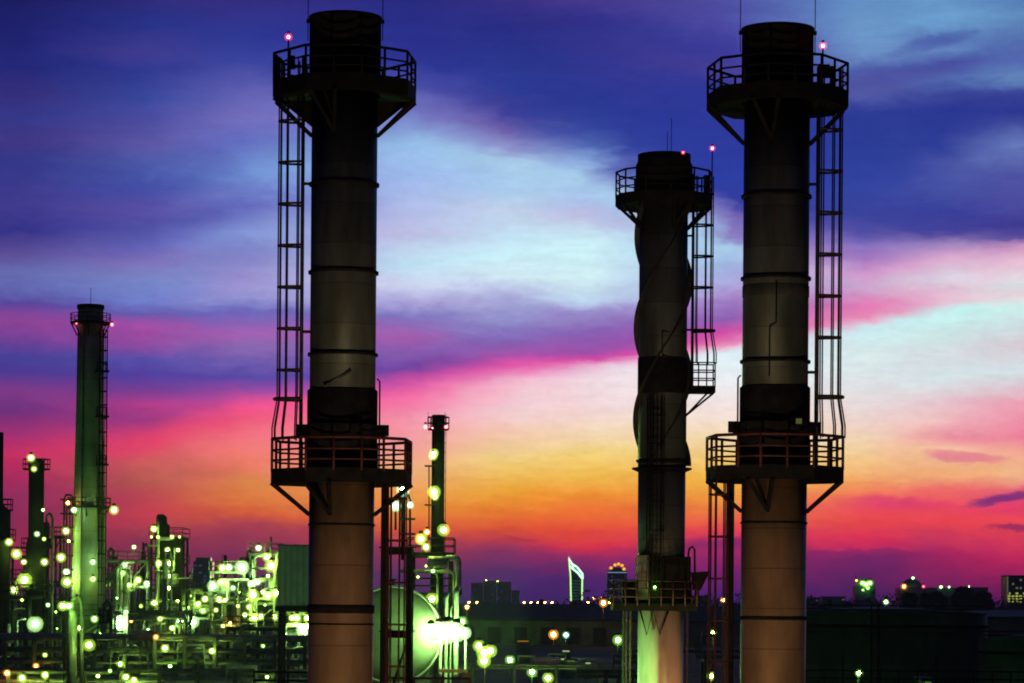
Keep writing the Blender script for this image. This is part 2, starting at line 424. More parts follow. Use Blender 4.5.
def build_sky():
    w = bpy.data.worlds.new("World")
    scene.world = w
    w.use_nodes = True
    nt = w.node_tree
    nt.nodes.clear()
    N, L = nt.nodes.new, nt.links.new
    out = N("ShaderNodeOutputWorld")
    bg = N("ShaderNodeBackground")
    L(bg.outputs[0], out.inputs["Surface"])
    def M(op, a, b=None, c=None, clamp=False):
        n = N("ShaderNodeMath"); n.operation = op; n.use_clamp = clamp
        for i, v in enumerate((a, b, c)):
            if v is None: continue
            if isinstance(v, (int, float)): n.inputs[i].default_value = v
            else: L(v, n.inputs[i])
        return n.outputs[0]
    def MR(v, a, b, c=0.0, d=1.0, smooth=True):
        n = N("ShaderNodeMapRange")
        n.interpolation_type = 'SMOOTHSTEP' if smooth else 'LINEAR'
        L(v, n.inputs[0])
        for i, k in enumerate((a, b, c, d)): n.inputs[i + 1].default_value = k
        return n.outputs[0]
    def MIX(f, a, b, mode='MIX'):
        n = N("ShaderNodeMix"); n.data_type = 'RGBA'; n.blend_type = mode
        for s, v in ((n.inputs[0], f), (n.inputs[6], a), (n.inputs[7], b)):
            if isinstance(v, (int, float)): s.default_value = v
            elif isinstance(v, tuple): s.default_value = (*v, 1)
            else: L(v, s)
        return n.outputs[2]
    tc = N("ShaderNodeTexCoord")
    sp = N("ShaderNodeSeparateXYZ")
    L(tc.outputs["Generated"], sp.inputs[0])
    X, Yv, Z = sp.outputs
    hyp = M('SQRT', M('ADD', M('MULTIPLY', X, X), M('MULTIPLY', Yv, Yv)))
    az = M('ARCTAN2', X, Yv)
    el = M('DIVIDE', Z, M('MAXIMUM', hyp, 0.001))
    def noise(sx, sy, scale, detail, z=0.0, rough=0.55, dist=0.0):
        cb = N("ShaderNodeCombineXYZ")
        L(M('MULTIPLY', az, sx), cb.inputs[0]); L(M('MULTIPLY', el, sy), cb.inputs[1])
        cb.inputs[2].default_value = z
        n = N("ShaderNodeTexNoise")
        n.inputs["Scale"].default_value = scale; n.inputs["Detail"].default_value = detail
        n.inputs["Roughness"].default_value = rough; n.inputs["Distortion"].default_value = dist
        L(cb.outputs[0], n.inputs["Vector"])
        return n.outputs["Fac"]
    n1 = noise(1.0, 4.0, 14, 4, 1.3)
    n2 = noise(1.0, 3.0, 38, 6, 4.7, 0.62, 0.4)
    n3 = noise(1.0, 2.2, 20, 3, 8.1)
    n4 = noise(1.0, 7.0, 30, 6, 11.0, 0.65, 0.3)
    n5 = noise(1.0, 2.6, 95, 8, 21.0, 0.68, 0.6)
    n6 = noise(1.0, 1.6, 260, 6, 33.0, 0.7)
    t = M('MULTIPLY', el, F / HOR)
    t = M('ADD', t, M('MULTIPLY', M('SUBTRACT', n5, 0.5), 0.022))
    t = M('ADD', t, M('MULTIPLY', M('SUBTRACT', n1, 0.5), 0.026))
    t = M('ADD', t, M('MULTIPLY', M('SUBTRACT', n2, 0.5), 0.024))
    u = M('ADD', az, M('MULTIPLY', M('SUBTRACT', n3, 0.5), 0.025))
    u = M('ADD', u, M('MULTIPLY', M('SUBTRACT', n2, 0.5), 0.02))
    c = None
    prev = None
    for px, column_ in sky_columns():
        rp = N("ShaderNodeValToRGB")
        rp.color_ramp.interpolation = 'LINEAR'
        els = rp.color_ramp.elements
        stops = []
        for y, r, g, b in column_:
            k = max(0.0, min(1.0, (b - 190) / 30)) * max(0.0, min(1.0, (y - 120) / 40)) * max(0.0, min(1.0, (330 - y) / 30)) * max(0.0, min(1.0, (px - 250) / 120))
            stops.append(((HOR - y) / HOR, lin((min(255, r + 20 * k + 3), min(255, g + 10 * k + 3), min(255, b + 5 * k + 3)))))
        stops.sort()
        while len(els) < len(stops): els.new(0.5)
        for e, (p, cc) in zip(els, stops):
            e.position = p; e.color = (*cc, 1)
        L(t, rp.inputs["Fac"])
        if c is None:
            c = rp.outputs["Color"]
        else:
            c = MIX(MR(u, (prev - 512) / F, (px - 512) / F, 0.0, 1.0, False), c, rp.outputs["Color"])
        prev = px
    # dark purple slips of cloud low on the sunset
    def slip(px, py, wpx, hpx, slope, colr, amt):
        nonlocal c
        a0, e0 = (px - 512) / F, (HOR - py) / F
        da = M('SUBTRACT', u, a0)
        de = M('SUBTRACT', M('MULTIPLY', t, HOR / F), M('ADD', e0, M('MULTIPLY', da, slope)))
        r2 = M('ADD', M('POWER', M('DIVIDE', da, wpx / F), 2.0), M('POWER', M('DIVIDE', de, hpx / F), 2.0))
        f = M('MULTIPLY', MR(r2, 1.25, 0.1), amt)
        c = MIX(f, c, lin(colr))
    slip(1003, 494, 38, 7, 0.16, (120, 45, 125), 0.9)
    slip(1015, 526, 32, 4, 0.0, (150, 40, 105), 0.8)
    slip(950, 455, 42, 7, -0.10, (235, 120, 150), 0.75)
    slip(900, 500, 65, 8, -0.02, (238, 62, 120), 0.6)
    slip(525, 538, 26, 3, 0.0, (185, 45, 85), 0.6)
    slip(860, 552, 90, 5, 0.0, (150, 38, 110), 0.6)
    slip(925, 46, 45, 9, 0.2, (72, 85, 165), 0.6)
    slip(900, 78, 70, 9, 0.1, (78, 78, 160), 0.5)
    # fine streaks, in density only
    c = MIX(1.0, c, MIX(n4, (0.87, 0.87, 0.88), (1.13, 1.13, 1.12)), 'MULTIPLY')
    c = MIX(1.0, c, MIX(n5, (0.88, 0.88, 0.90), (1.12, 1.12, 1.10)), 'MULTIPLY')
    c = MIX(1.0, c, MIX(n6, (0.90, 0.90, 0.90), (1.10, 1.10, 1.10)), 'MULTIPLY')
    # above and beside what the photograph shows: night blue, and Nishita dusk all round
    c = MIX(MR(el, 0.26, 0.9), c, (0.006, 0.009, 0.045))
    c = MIX(MR(M('ABSOLUTE', az), 0.30, 0.85), c, (0.010, 0.010, 0.034))
    c = MIX(MR(el, 0.0, -0.01), c, (0.006, 0.004, 0.012))
    sky = N("ShaderNodeTexSky")
    sky.sky_type = 'NISHITA'
    sky.sun_disc = False
    sky.sun_elevation = R(-4.0)
    sky.sun_rotation = R(4.0)
    dusk = MIX(1.0, sky.outputs[0], (0.05, 0.05, 0.05), 'MULTIPLY')
    c = MIX(0.15, c, dusk, 'ADD')
    L(c, bg.inputs["Color"])
    bg.inputs["Strength"].default_value = 1.0
build_sky()

sun_d = bpy.data.lights.new("sun", 'SUN')
sun_d.energy = 0.05
sun_d.angle = R(0.5)
sun_d.color = (1.0, 0.55, 0.35)
sun = bpy.data.objects.new("sun", sun_d)
col.objects.link(sun)
sun.rotation_euler = (-R(89.0), 0, R(-4))    # last light, from the horizon behind the stacks

# ------------------------------------------------------------------ stack fittings
def octo(R_, rot, n=8):
    return [(R_ * math.cos(rot + 2 * PI * (k + 0.5) / n), R_ * math.sin(rot + 2 * PI * (k + 0.5) / n)) for k in range(n)]

def platform(th, c, z, Ro, Ri, fas, rail, rot, n, m_deck, m_rail, strut_drop, shaft_r, wr=0.045, gusset=0.0, angs=None):
    """ring deck with a fascia, three-rail handrail and knee struts: one part with railing and bracket children"""
    cx, cy = c
    mb = MB()
    oct_ = octo(Ro, rot, n)
    k = 6
    outer = []
    for i in range(n):
        a, b = oct_[i], oct_[(i + 1) % n]
        for j in range(k):
            f = j / k
            outer.append((a[0] + (b[0] - a[0]) * f, a[1] + (b[1] - a[1]) * f))
    nn = len(outer)
    inner = [(Ri * x / math.hypot(x, y), Ri * y / math.hypot(x, y)) for x, y in outer]
    vs = [(cx + x, cy + y, z - fas) for x, y in outer] + [(cx + x, cy + y, z + 0.12) for x, y in outer]
    vs += [(cx + x * 0.975, cy + y * 0.975, z + 0.12) for x, y in outer] + [(cx + x * 0.975, cy + y * 0.975, z) for x, y in outer]
    vs += [(cx + x, cy + y, z) for x, y in inner] + [(cx + x, cy + y, z - fas * 0.6) for x, y in inner]
    rings = [0, 1, 2, 3, 4, 5, 0]
    fs = []
    for a, b in zip(rings, rings[1:]):
        for i in range(nn):
            j = (i + 1) % nn
            fs.append((a * nn + i, a * nn + j, b * nn + j, b * nn + i))
    mb.add(vs, fs)
    dk = th.part("platform", mb, m_deck)
    rl = MB()
    for h in (1.0, 0.64, 0.32):
        rl.path([(cx + x * 0.985, cy + y * 0.985, z + 0.05 + rail * h) for x, y in oct_], wr * (1.1 if h == 1.0 else 0.75), 6, True)
    for i in range(n):
        a, b = oct_[i], oct_[(i + 1) % n]
        for f in ((0, 0.5) if n <= 8 else (0,)):
            x, y = (a[0] + (b[0] - a[0]) * f) * 0.985, (a[1] + (b[1] - a[1]) * f) * 0.985
            rl.tube((cx + x, cy + y, z), (cx + x, cy + y, z + 0.05 + rail), wr, 6)
    th.part("railing", rl, m_rail, dk)
    for ang in (angs or [rot + q * PI / 2 for q in range(4)]):
        foot = (cx + shaft_r * math.cos(ang), cy + shaft_r * math.sin(ang), z - fas - strut_drop)
        bk = MB()
        for d in (-1, 1):
            a2 = ang + d * PI / 17
            bk.tube((cx + Ro * 0.97 * math.cos(a2), cy + Ro * 0.97 * math.sin(a2), z - fas + 0.03), foot, 0.10, 4)
        if gusset:
            e = Vector((math.cos(ang), math.sin(ang), 0)); tn = Vector((-math.sin(ang), math.cos(ang), 0)) * 0.03
            b0 = Vector((cx, cy, 0))
            tri = [b0 + e * shaft_r + Vector((0, 0, z - fas)), b0 + e * (Ro * 0.88) + Vector((0, 0, z - fas)), b0 + e * shaft_r + Vector((0, 0, z - fas - strut_drop * gusset))]
            bk.add([p + tn for p in tri] + [p - tn for p in tri], [(0, 1, 2), (5, 4, 3), (0, 3, 4, 1), (1, 4, 5, 2), (2, 5, 3, 0)])
        th.part("bracket", bk, m_deck, dk)
    return dk

def ladder(th, c, ang, ra, z0, z1, m, depth=0.85, hoop_step=1.6, cage=True, flare=None, width=0.26, hw=0.40, wr=0.038, cage_from=None):
    cx, cy = c
    e = Vector((math.cos(ang), math.sin(ang), 0)); tn = Vector((-math.sin(ang), math.cos(ang), 0))
    o = Vector((cx, cy, 0)) + e * ra
    mb = MB()
    for s in (-1, 1):
        mb.tube(o + tn * width * s + Vector((0, 0, z0)), o + tn * width * s + Vector((0, 0, z1)), wr * 1.5, 6)
    z = z0 + 0.2
    while z < z1:
        mb.tube(o + tn * width + Vector((0, 0, z)), o - tn * width + Vector((0, 0, z)), 0.014, 4, caps=False)
        z += 0.30
    ld = th.part("ladder", mb, m)
    if cage:
        cg = MB()
        zb = z0 if cage_from is None else cage_from
        H = lambda t, zz, k=1.0: o + e * (depth * k * math.sin(t)) + tn * (hw * math.cos(t)) + Vector((0, 0, zz))
        z = z1 - 0.9
        zs = []
        while z > zb:
            zs.append(z); z -= hoop_step
        if flare:
            if zs and zs[-1] - zb < 0.7: zs.pop()
            zs.append(zb)
        for zz in zs:
            cg.path([H(PI * i / 10, zz, 1.1 if flare and zz == zb else 1.0) for i in range(11)], wr * (2.0 if flare and zz == zb else 1.25), 6)
        if zs:
            for t in (0.06, 0.22, 0.36, 0.5, 0.64, 0.78, 0.94):
                t *= PI
                pts = [H(t, z1 - 0.1), H(t, zs[-1])]
                if flare:
                    pts += [H(t, zs[-1] - flare * 0.35, 1.10), H(t, zs[-1] - flare * 0.7, 1.2), H(t, zs[-1] - flare, 1.2)]
                cg.path(pts, wr * 0.8, 5)
        th.part("cage", cg, m, ld)
    return ld

def standoff(mb, c, ang, ra, rb, z, r=0.05):
    e = Vector((math.cos(ang), math.sin(ang), 0)); b = Vector((c[0], c[1], z))
    mb.tube(b + e * ra, b + e * rb, r, 6)

def big_stack(cpx, Y, side, label, ytop, yup, ylow, flanges, lower, rot, lamp_dx, pw):
    """tall steel flue stack: side = +1 / -1 is where the upper ladder hangs"""
    base = at(cpx, HOR, Y); base.z = 0
    th = Thing("flue_stack", label, "chimney", base, "twin steel flue stacks with two railed platforms")
    c = (base.x, base.y)
    zz = lambda y: at(cpx, y, Y).z
    s = F / Y
    r_low, r_up, r_cap = 32.6 / s, 32.9 / s, 35.8 / s
    z_low, z_up, z_top = zz(ylow), zz(yup), zz(ytop)
    z_j = zz(ylow - 84)
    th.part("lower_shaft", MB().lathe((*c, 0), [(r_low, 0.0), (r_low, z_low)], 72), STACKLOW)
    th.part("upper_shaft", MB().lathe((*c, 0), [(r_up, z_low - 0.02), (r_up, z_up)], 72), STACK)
    th.part("jacket", MB().lathe((*c, 0), [(r_up + 0.02, z_low), (r_up * 1.07, z_low + 0.05), (r_up * 1.07, z_j - 0.06), (r_up + 0.02, z_j)], 64), SOOT)
    cp = MB().lathe((*c, 0), [(r_up + 0.01, z_up - 0.25), (r_cap, z_up - 0.1), (r_cap, z_top - 0.12), (r_cap * 1.02, z_top - 0.1), (r_cap * 1.02, z_top),
                              (r_cap * 0.95, z_top), (r_cap * 0.95, z_top - 1.2)], 72)
    th.part("cap", cp, SOOT)
    for y in flanges:
        z = zz(y)
        r = r_up if z > z_low else r_low
        th.part("flange", MB().lathe((*c, 0), [(r - 0.01, z - 0.06), (r + 0.09, z - 0.05), (r + 0.09, z + 0.05), (r - 0.01, z + 0.06)], 64, cap=False), SOOT)
    for y, h in lower:
        z = zz(y)
        th.part("band", MB().lathe((*c, 0), [(r_low - 0.01, z - h), (r_low + 0.035, z - h), (r_low + 0.035, z + h), (r_low - 0.01, z + h)], 64, cap=False), SOOT)
    # collar of boxes round the shaft just above the lower rail
    zc = zz(ylow - 43)
    col_ = MB().lathe((*c, 0), [(r_up, zc - 0.27), (1.62, zc - 0.25), (1.62, zc + 0.18), (r_up, zc + 0.22)], 16, smooth=False, cap=False)
    th.part("collar", col_, SOOT)
    for ang in (0.12, PI - 0.1, -PI / 2 + 0.35):
        ca, sa = math.cos(ang), math.sin(ang)
        th.part("junction_box", MB().box((c[0] + 1.62 * ca, c[1] + 1.62 * sa, zc + 0.02), (0.34, 0.4, 0.42), ang), SOOT)
    # pipe that climbs the jacket on the far side of the ladder, and a leaning lifting strut
    st = MB()
    x = c[0] - side * (r_up * 1.07 + 0.08)
    st.path([(x, c[1] - 0.1, z_low), (x, c[1] - 0.1, z_j + 0.3), (x + side * 0.1, c[1] - 0.1, z_j + 0.42)], 0.035, 6)
    th.part("pipe", st, SOOT)
    e1, e2 = -PI / 2 - 0.46 , -PI / 2 + 0.30
    if side > 0: e1, e2 = -PI / 2 + 0.25, -PI / 2 - 0.55
    p1 = (c[0] + (r_up * 1.10) * math.cos(e1), c[1] + r_up * 1.10 * math.sin(e1), z_j + 0.02)
    p2 = (c[0] + (r_up + 0.06) * math.cos(e2), c[1] + (r_up + 0.06) * math.sin(e2), z_j + 0.65)
    if side < 0:
        th.part("strut", MB().tube(p1, p2, 0.06, 8), STACK)
    else:
        th.part("patch_plate", MB().lathe((*c, zz(292)), [(r_up + .004, -.22), (r_up + .02, -.2), (r_up + .02, .2), (r_up + .004, .22)], 64, cap=False), STRAKE)
        th.part("conduit", MB().path([(c[0] - .35, c[1] - r_up - .05, z_j + .3), (c[0] - .35, c[1] - r_up - .05, zz(330)), (c[0] - .1, c[1] - r_up - .05, zz(326)), (c[0] - .1, c[1] - r_up - .05, zz(285))], .025, 6), SOOT)
    # platforms
    platform(th, c, z_up, pw[0] / s, r_cap, 0.50, 1.12, rot, 8, SOOT, SOOT, 1.35, r_up, 0.05, 0.75 if side < 0 else 0.0, [0.02, PI - 0.02, R(-105), R(80)])
    platform(th, c, z_low, pw[1] / s, r_low, 0.44, 1.22, rot * 0.6, 8, SOOT, REDST, 1.15, r_low, 0.056, 0.0, [0.02, PI - 0.02, R(-107), R(80)])
    # upper ladder
    ang = 0.0 if side > 0 else PI
    la = 41.5 / s
    ladder(th, c, ang, la, z_low + 0.1, z_up + 1.2, DARK, depth=24.0 / s, flare=1.58, cage_from=z_low + 2.85)
    for y in (184, 332 if side < 0 else 372):
        so = MB()
        standoff(so, c, ang, r_up - 0.02, la, zz(y), 0.06)
        th.part("ladder_standoff", so, DARK)
    # lower ladder on the other side, with a thick riser pipe
    ang2 = PI - ang
    xr = c[0] - side * (43.0 / s)
    th.part("riser_pipe", MB().path([(xr, c[1] + 0.25, 0), (xr, c[1] + 0.25, z_low - 0.5), (xr + side * 0.25, c[1] + 0.25, z_low - 0.36)], 0.15, 10), SOOT)
    ladder(th, c, ang2, 46.0 / s, 0.3, z_low - 0.05, REDST, depth=19.0 / s, hoop_step=1.62, wr=0.034)
    # lightning rods
    for d in (-1, 1):
        xx = c[0] + d * (r_cap + 0.06)
        rd = MB().tube((xx, c[1], z_top - 0.9), (xx, c[1], z_top + 2.4), 0.018, 5)
        rd.box((xx, c[1], z_top - 0.15), (0.12, 0.12, 0.14))
        th.part("lightning_rod", rd, SOOT)
    # lamp post and switch box on the upper platform
    lx = c[0] + lamp_dx / s
    ps = MB().tube((lx, c[1] - 1.15, z_up), (lx, c[1] - 1.15, z_up + 1.62), 0.035, 6)
    ps.box((lx + 0.12, c[1] - 1.15, z_up + 0.75), (0.28, 0.2, 0.5))
    ps.box((lx + side * 0.45, c[1] - 0.6, z_up + 0.6), (0.22, 0.22, 0.9))
    th.part("lamp_post", ps, SOOT)
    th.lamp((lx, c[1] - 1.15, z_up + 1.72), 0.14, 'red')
    return th, c, zz, s

t1, c1, zz1, s1 = big_stack(340.9, 108, -1, "tall flue stack with its upper ladder cage on the side away from the twisted stack", 17.5, 88, 473.5,
                            (185, 273, 355), ((525, 0.04), (609, 0.16), (624, 0.03)), R(-6), -54.5, (73.5, 73.0))
t3, c3, zz3, s3 = big_stack(773.3, 108, +1, "tall flue stack between the strake-wound stack and the dark green tank", 29, 96, 470.5,
                            (197, 279, 362), ((523, 0.04), (618, 0.07)), R(10), 42.0, (71.2, 70.0))
# a lit gauge box on the right hand twin's collar
gb = MB().box((c3[0] + 0.75, c3[1] - 1.72, zz3(424)), (0.30, 0.12, 0.30))
g_ = t3.part("gauge_box", gb, SOOT)
t3.part("dial", MB().box((c3[0] + 0.75, c3[1] - 1.79, zz3(424)), (0.22, 0.02, 0.20)), emit("dim_dial", (0.30, 0.32, 0.08), 0.25, False), g_)

# ------------------------------------------------------------------ stack with spiral strakes
def spiral_stack():
    Y = 128.0
    cpx = 660.8
    base = at(cpx, HOR, Y); base.z = 0
    s = F / Y
    th = Thing("flue_stack", "flue stack wound with spiral strakes, small side platform on its ladder", "chimney", base)
    c = (base.x, base.y)
    zz = lambda y: at(cpx, y, Y).z
    r = 24.2 / s
    z_up, z_top, z_g = zz(199), zz(155), zz(606)
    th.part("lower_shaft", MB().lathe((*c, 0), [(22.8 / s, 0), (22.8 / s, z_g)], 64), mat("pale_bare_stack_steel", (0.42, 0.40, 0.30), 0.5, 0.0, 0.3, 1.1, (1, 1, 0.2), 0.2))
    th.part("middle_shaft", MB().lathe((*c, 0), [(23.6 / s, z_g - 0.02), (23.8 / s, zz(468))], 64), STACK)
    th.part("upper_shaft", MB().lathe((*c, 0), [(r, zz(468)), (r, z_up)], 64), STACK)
    th.part("cap", MB().lathe((*c, 0), [(r + 0.01, z_up - 0.5), (28.5 / s, z_up - 0.3), (28.5 / s, zz(166)), (26.5 / s, zz(162)), (26.5 / s, z_top), (24 / s, z_top), (24 / s, z_top - 1)], 64), SOOT)
    # three plates wound round the shaft
    zb, zt = zz(466), zz(205)
    pitch = 276 / s
    for k in range(3):
        vs, fs = [], []
        n = 220
        for i in range(n + 1):
            z = zb + (zt - zb) * i / n
            a = 2.05 + k * 2 * PI / 3 + 2 * PI * (z - zb) / pitch
            e = Vector((math.cos(a), math.sin(a), 0))
            tn = Vector((-math.sin(a), math.cos(a), 0)) * 0.02
            b = Vector((*c, z))
            h = 0.235
            vs += [b + e * (r - 0.03) + tn, b + e * (r + h) + tn, b + e * (r + h) - tn, b + e * (r - 0.03) - tn]
        for i in range(n):
            for j in range(4):
                l = (j + 1) % 4
                fs.append((4 * i + j, 4 * i + l, 4 * i + 4 + l, 4 * i + 4 + j))
        fs += [(3, 2, 1, 0), (4 * n, 4 * n + 1, 4 * n + 2, 4 * n + 3)]
        th.part("strake", MB().add(vs, fs), STRAKE)
    for y, rr in ((462, 26.0), (470, 30.0)):
        z = zz(y)
        th.part("flange", MB().lathe((*c, 0), [(r - 0.02, z - 0.10), (rr / s, z + 0.02), (rr / s, z + 0.09), (r - 0.02, z + 0.10)], 48, cap=False), SOOT)
    platform(th, c, z_up, 49.0 / s, 28.0 / s, 0.38, 1.12, R(20), 12, SOOT, SOOT, 1.0, r, 0.042)
    # main ladder with cage, hung on the right
    ladder(th, c, R(-8), 29.5 / s, zz(392), z_up + 1.1, SOOT, depth=20 / s, hoop_step=1.42, flare=1.5, cage_from=zz(331), wr=0.034)
    for y in (236, 330):
        mb = MB(); standoff(mb, c, R(-8), r - 0.02, 29.5 / s, zz(y)); th.part("ladder_standoff", mb, SOOT)
    # small side platform
    zp = zz(388)
    xo = c[0] + 40 / s
    dk = th.part("side_platform", MB().box((c[0] + 38.5 / s, c[1] - 0.35, zp - 0.1), (26 / s, 1.3, 0.30)), SOOT)
    rl = MB()
    x0, x1, y0, y1 = c[0] + 26.5 / s, c[0] + 51 / s, c[1] - 0.95, c[1] + 0.25
    for h in (0.38, 0.75, 1.1):
        rl.path([(x0, y0, zp + h), (x1, y0, zp + h), (x1, y1, zp + h), (x0, y1, zp + h)], 0.03, 6)
    for x, y in ((x0, y0), (x0 + .37, y0), (x0 + .74, y0), (x1, y0), (x1, y1), (x0, y1)):
        rl.tube((x, y, zp), (x, y, zp + 1.1), 0.032, 6)
    th.part("railing", rl, SOOT, dk)
    for y in (y0, y1):
        for d in (0.0, 0.28):
            th.part("bracket", MB().tube((x1 - d, y, zp - 0.22), (c[0] + 22 / s, c[1] - 0.3, zz(417)), 0.045, 6), SOOT, dk)
    # dark sampling hutch and the caged ladder that comes down the front
    th.part("jacket", MB().lathe((*c, 0), [(r, zz(394)), (r * 1.03, zz(393.5)), (r * 1.03, zz(358.5)), (r, zz(358))], 48, cap=False), SOOT)
    hp_ = MB()
    xl, xr_, yf = c[0] - 2 / s, c[0] + 22 / s, c[1] - r - .12
    hp_.path([(xl, yf, zz(358)), (xr_, yf + .55, zz(358)), (xr_, yf + .55, zz(334)), (xl, yf, zz(334))], .045, 5, True)
    th.part("hatch_frame", hp_, DARK)
    ladder(th, c, R(-104), r + 0.30, z_g, zz(398), SOOT, depth=0.6, hoop_step=1.3, wr=0.022)
    # service gallery at the foot: deck, kiosk, cabinets, hooked vent pipe, hopper, zigzag bracing
    dk = th.part("gallery_deck", MB().box((c[0] - 8 / s, c[1] - 0.2, z_g - 0.05), (82 / s, 4.2, 0.34)), SOOT)
    rl = MB()
    x0, x1, y0, y1 = c[0] - 49 / s, c[0] + 33 / s, c[1] - 2.3, c[1] + 1.9
    for h in (0.4, 0.78, 1.12):
        rl.path([(x0, y0, z_g + h), (x1, y0, z_g + h), (x1, y1, z_g + h), (x0, y1, z_g + h)], 0.035, 6, True)
    k = 7
    for i in range(k + 1):
        for y in (y0, y1):
            x = x0 + (x1 - x0) * i / k
            rl.tube((x, y, z_g), (x, y, z_g + 1.12), 0.035, 6)
    th.part("railing", rl, REDST, dk)
    th.part("kiosk", MB().box((c[0] + 2 / s, c[1] + 0.1, zz(580)), (52 / s, 2.7, 46 / s)), SOOT)
    th.part("cabinet", MB().box((c[0] - 33 / s, c[1] - 0.6, zz(592)), (13 / s, 1.0, 24 / s)), SOOT)
    th.part("cabinet", MB().box((c[0] - 20 / s, c[1] - 1.4, zz(578)), (11 / s, 0.5, 44 / s)), PIPED)
    xs = c[0] + 25 / s
    th.part("vent_pipe", MB().path([(xs, c[1] - 1.6, z_g), (xs, c[1] - 1.6, zz(554)), (xs + 1 / s, c[1] - 1.6, zz(549)), (xs + 4 / s, c[1] - 1.6, zz(547)), (xs + 6 / s, c[1] - 1.6, zz(550)), (xs + 6.5 / s, c[1] - 1.6, zz(572))], 0.05, 8), SOOT)
    hp = MB()
    xh = c[0] + 39 / s
    hp.add([(xh - .40, c[1] - .5, zz(572)), (xh + .42, c[1] - .5, zz(571)), (xh + .42, c[1] + .5, zz(571)), (xh - .4, c[1] + .5, zz(572)),
            (xh - .30, c[1] - .25, zz(590)), (xh + .02, c[1] - .25, zz(590)), (xh + .02, c[1] + .25, zz(590)), (xh - .3, c[1] + .25, zz(590))],
           [(0, 1, 2, 3), (7, 6, 5, 4), (0, 4, 5, 1), (1, 5, 6, 2), (2, 6, 7, 3), (3, 7, 4, 0)])
    hp.box((xh - .14, c[1], zz(597)), (0.2, 0.2, 0.75))
    th.part("hopper", hp, SOOT)
    br = MB()
    zz0 = z_g - 0.2
    pts = [(-22, 0), (-15, 24), (-9, 0), (-2, 24), (6, 0)]
    br.path([(c[0] + a / s, c[1] - 22.8 / s - 0.12, zz0 - b / s) for a, b in pts], 0.05, 5)
    th.part("bracing", br, SOOT)
    for dx, yy in ((-36, -1.9), (-30, 0.4), (-36, 1.6), (29, 1.5)):
        th.part("leg", MB().box((c[0] + dx / s, c[1] + yy, (z_g - .25) / 2), (0.09, 0.09, z_g - .25)), DARK)
    # rods and the red lamp on its mast
    for dx, y in ((3, 131), (7, 118)):
        th.part("lightning_rod", MB().tube((c[0] + dx / s, c[1], z_top - 1.0), (c[0] + dx / s, c[1], zz(y)), 0.016, 5), SOOT)
    xm = c[0] + 47.5 / s
    th.part("lamp_post", MB().tube((xm, c[1] - 0.3, z_up), (xm, c[1] - 0.3, zz(151)), 0.028, 6).box((xm - 0.25, c[1] - .6, z_up + 0.5), (0.3, 0.3, 1.0)), SOOT)
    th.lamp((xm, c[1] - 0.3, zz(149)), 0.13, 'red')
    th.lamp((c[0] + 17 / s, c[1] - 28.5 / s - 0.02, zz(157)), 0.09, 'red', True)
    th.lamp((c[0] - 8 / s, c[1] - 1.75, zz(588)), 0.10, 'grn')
    return th, c, zz, s
t2, c2, zz2, s2 = spiral_stack()

# ------------------------------------------------------------------ ground
gm = MB().add([(-9000, -60, 0), (9000, -60, 0), (9000, 30000, 0), (-9000, 30000, 0)], [(0, 1, 2, 3)])
solo("ground", gm, GROUND, (0, 0, 0), kind="structure")
rd = MB().add([(-400, 636, 0.004), (400, 650, 0.004), (400, 662, 0.004), (-400, 648, 0.004)], [(0, 1, 2, 3)])
solo("road", rd, ASPH, (0, 640, 0.004), kind="structure")

# ------------------------------------------------------------------ refinery pieces
jit = random.Random(99)
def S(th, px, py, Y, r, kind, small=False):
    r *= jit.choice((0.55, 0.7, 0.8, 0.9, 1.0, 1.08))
    return th.lamp(at(px, py, Y), r * 1.45 * Y / F, kind, small)

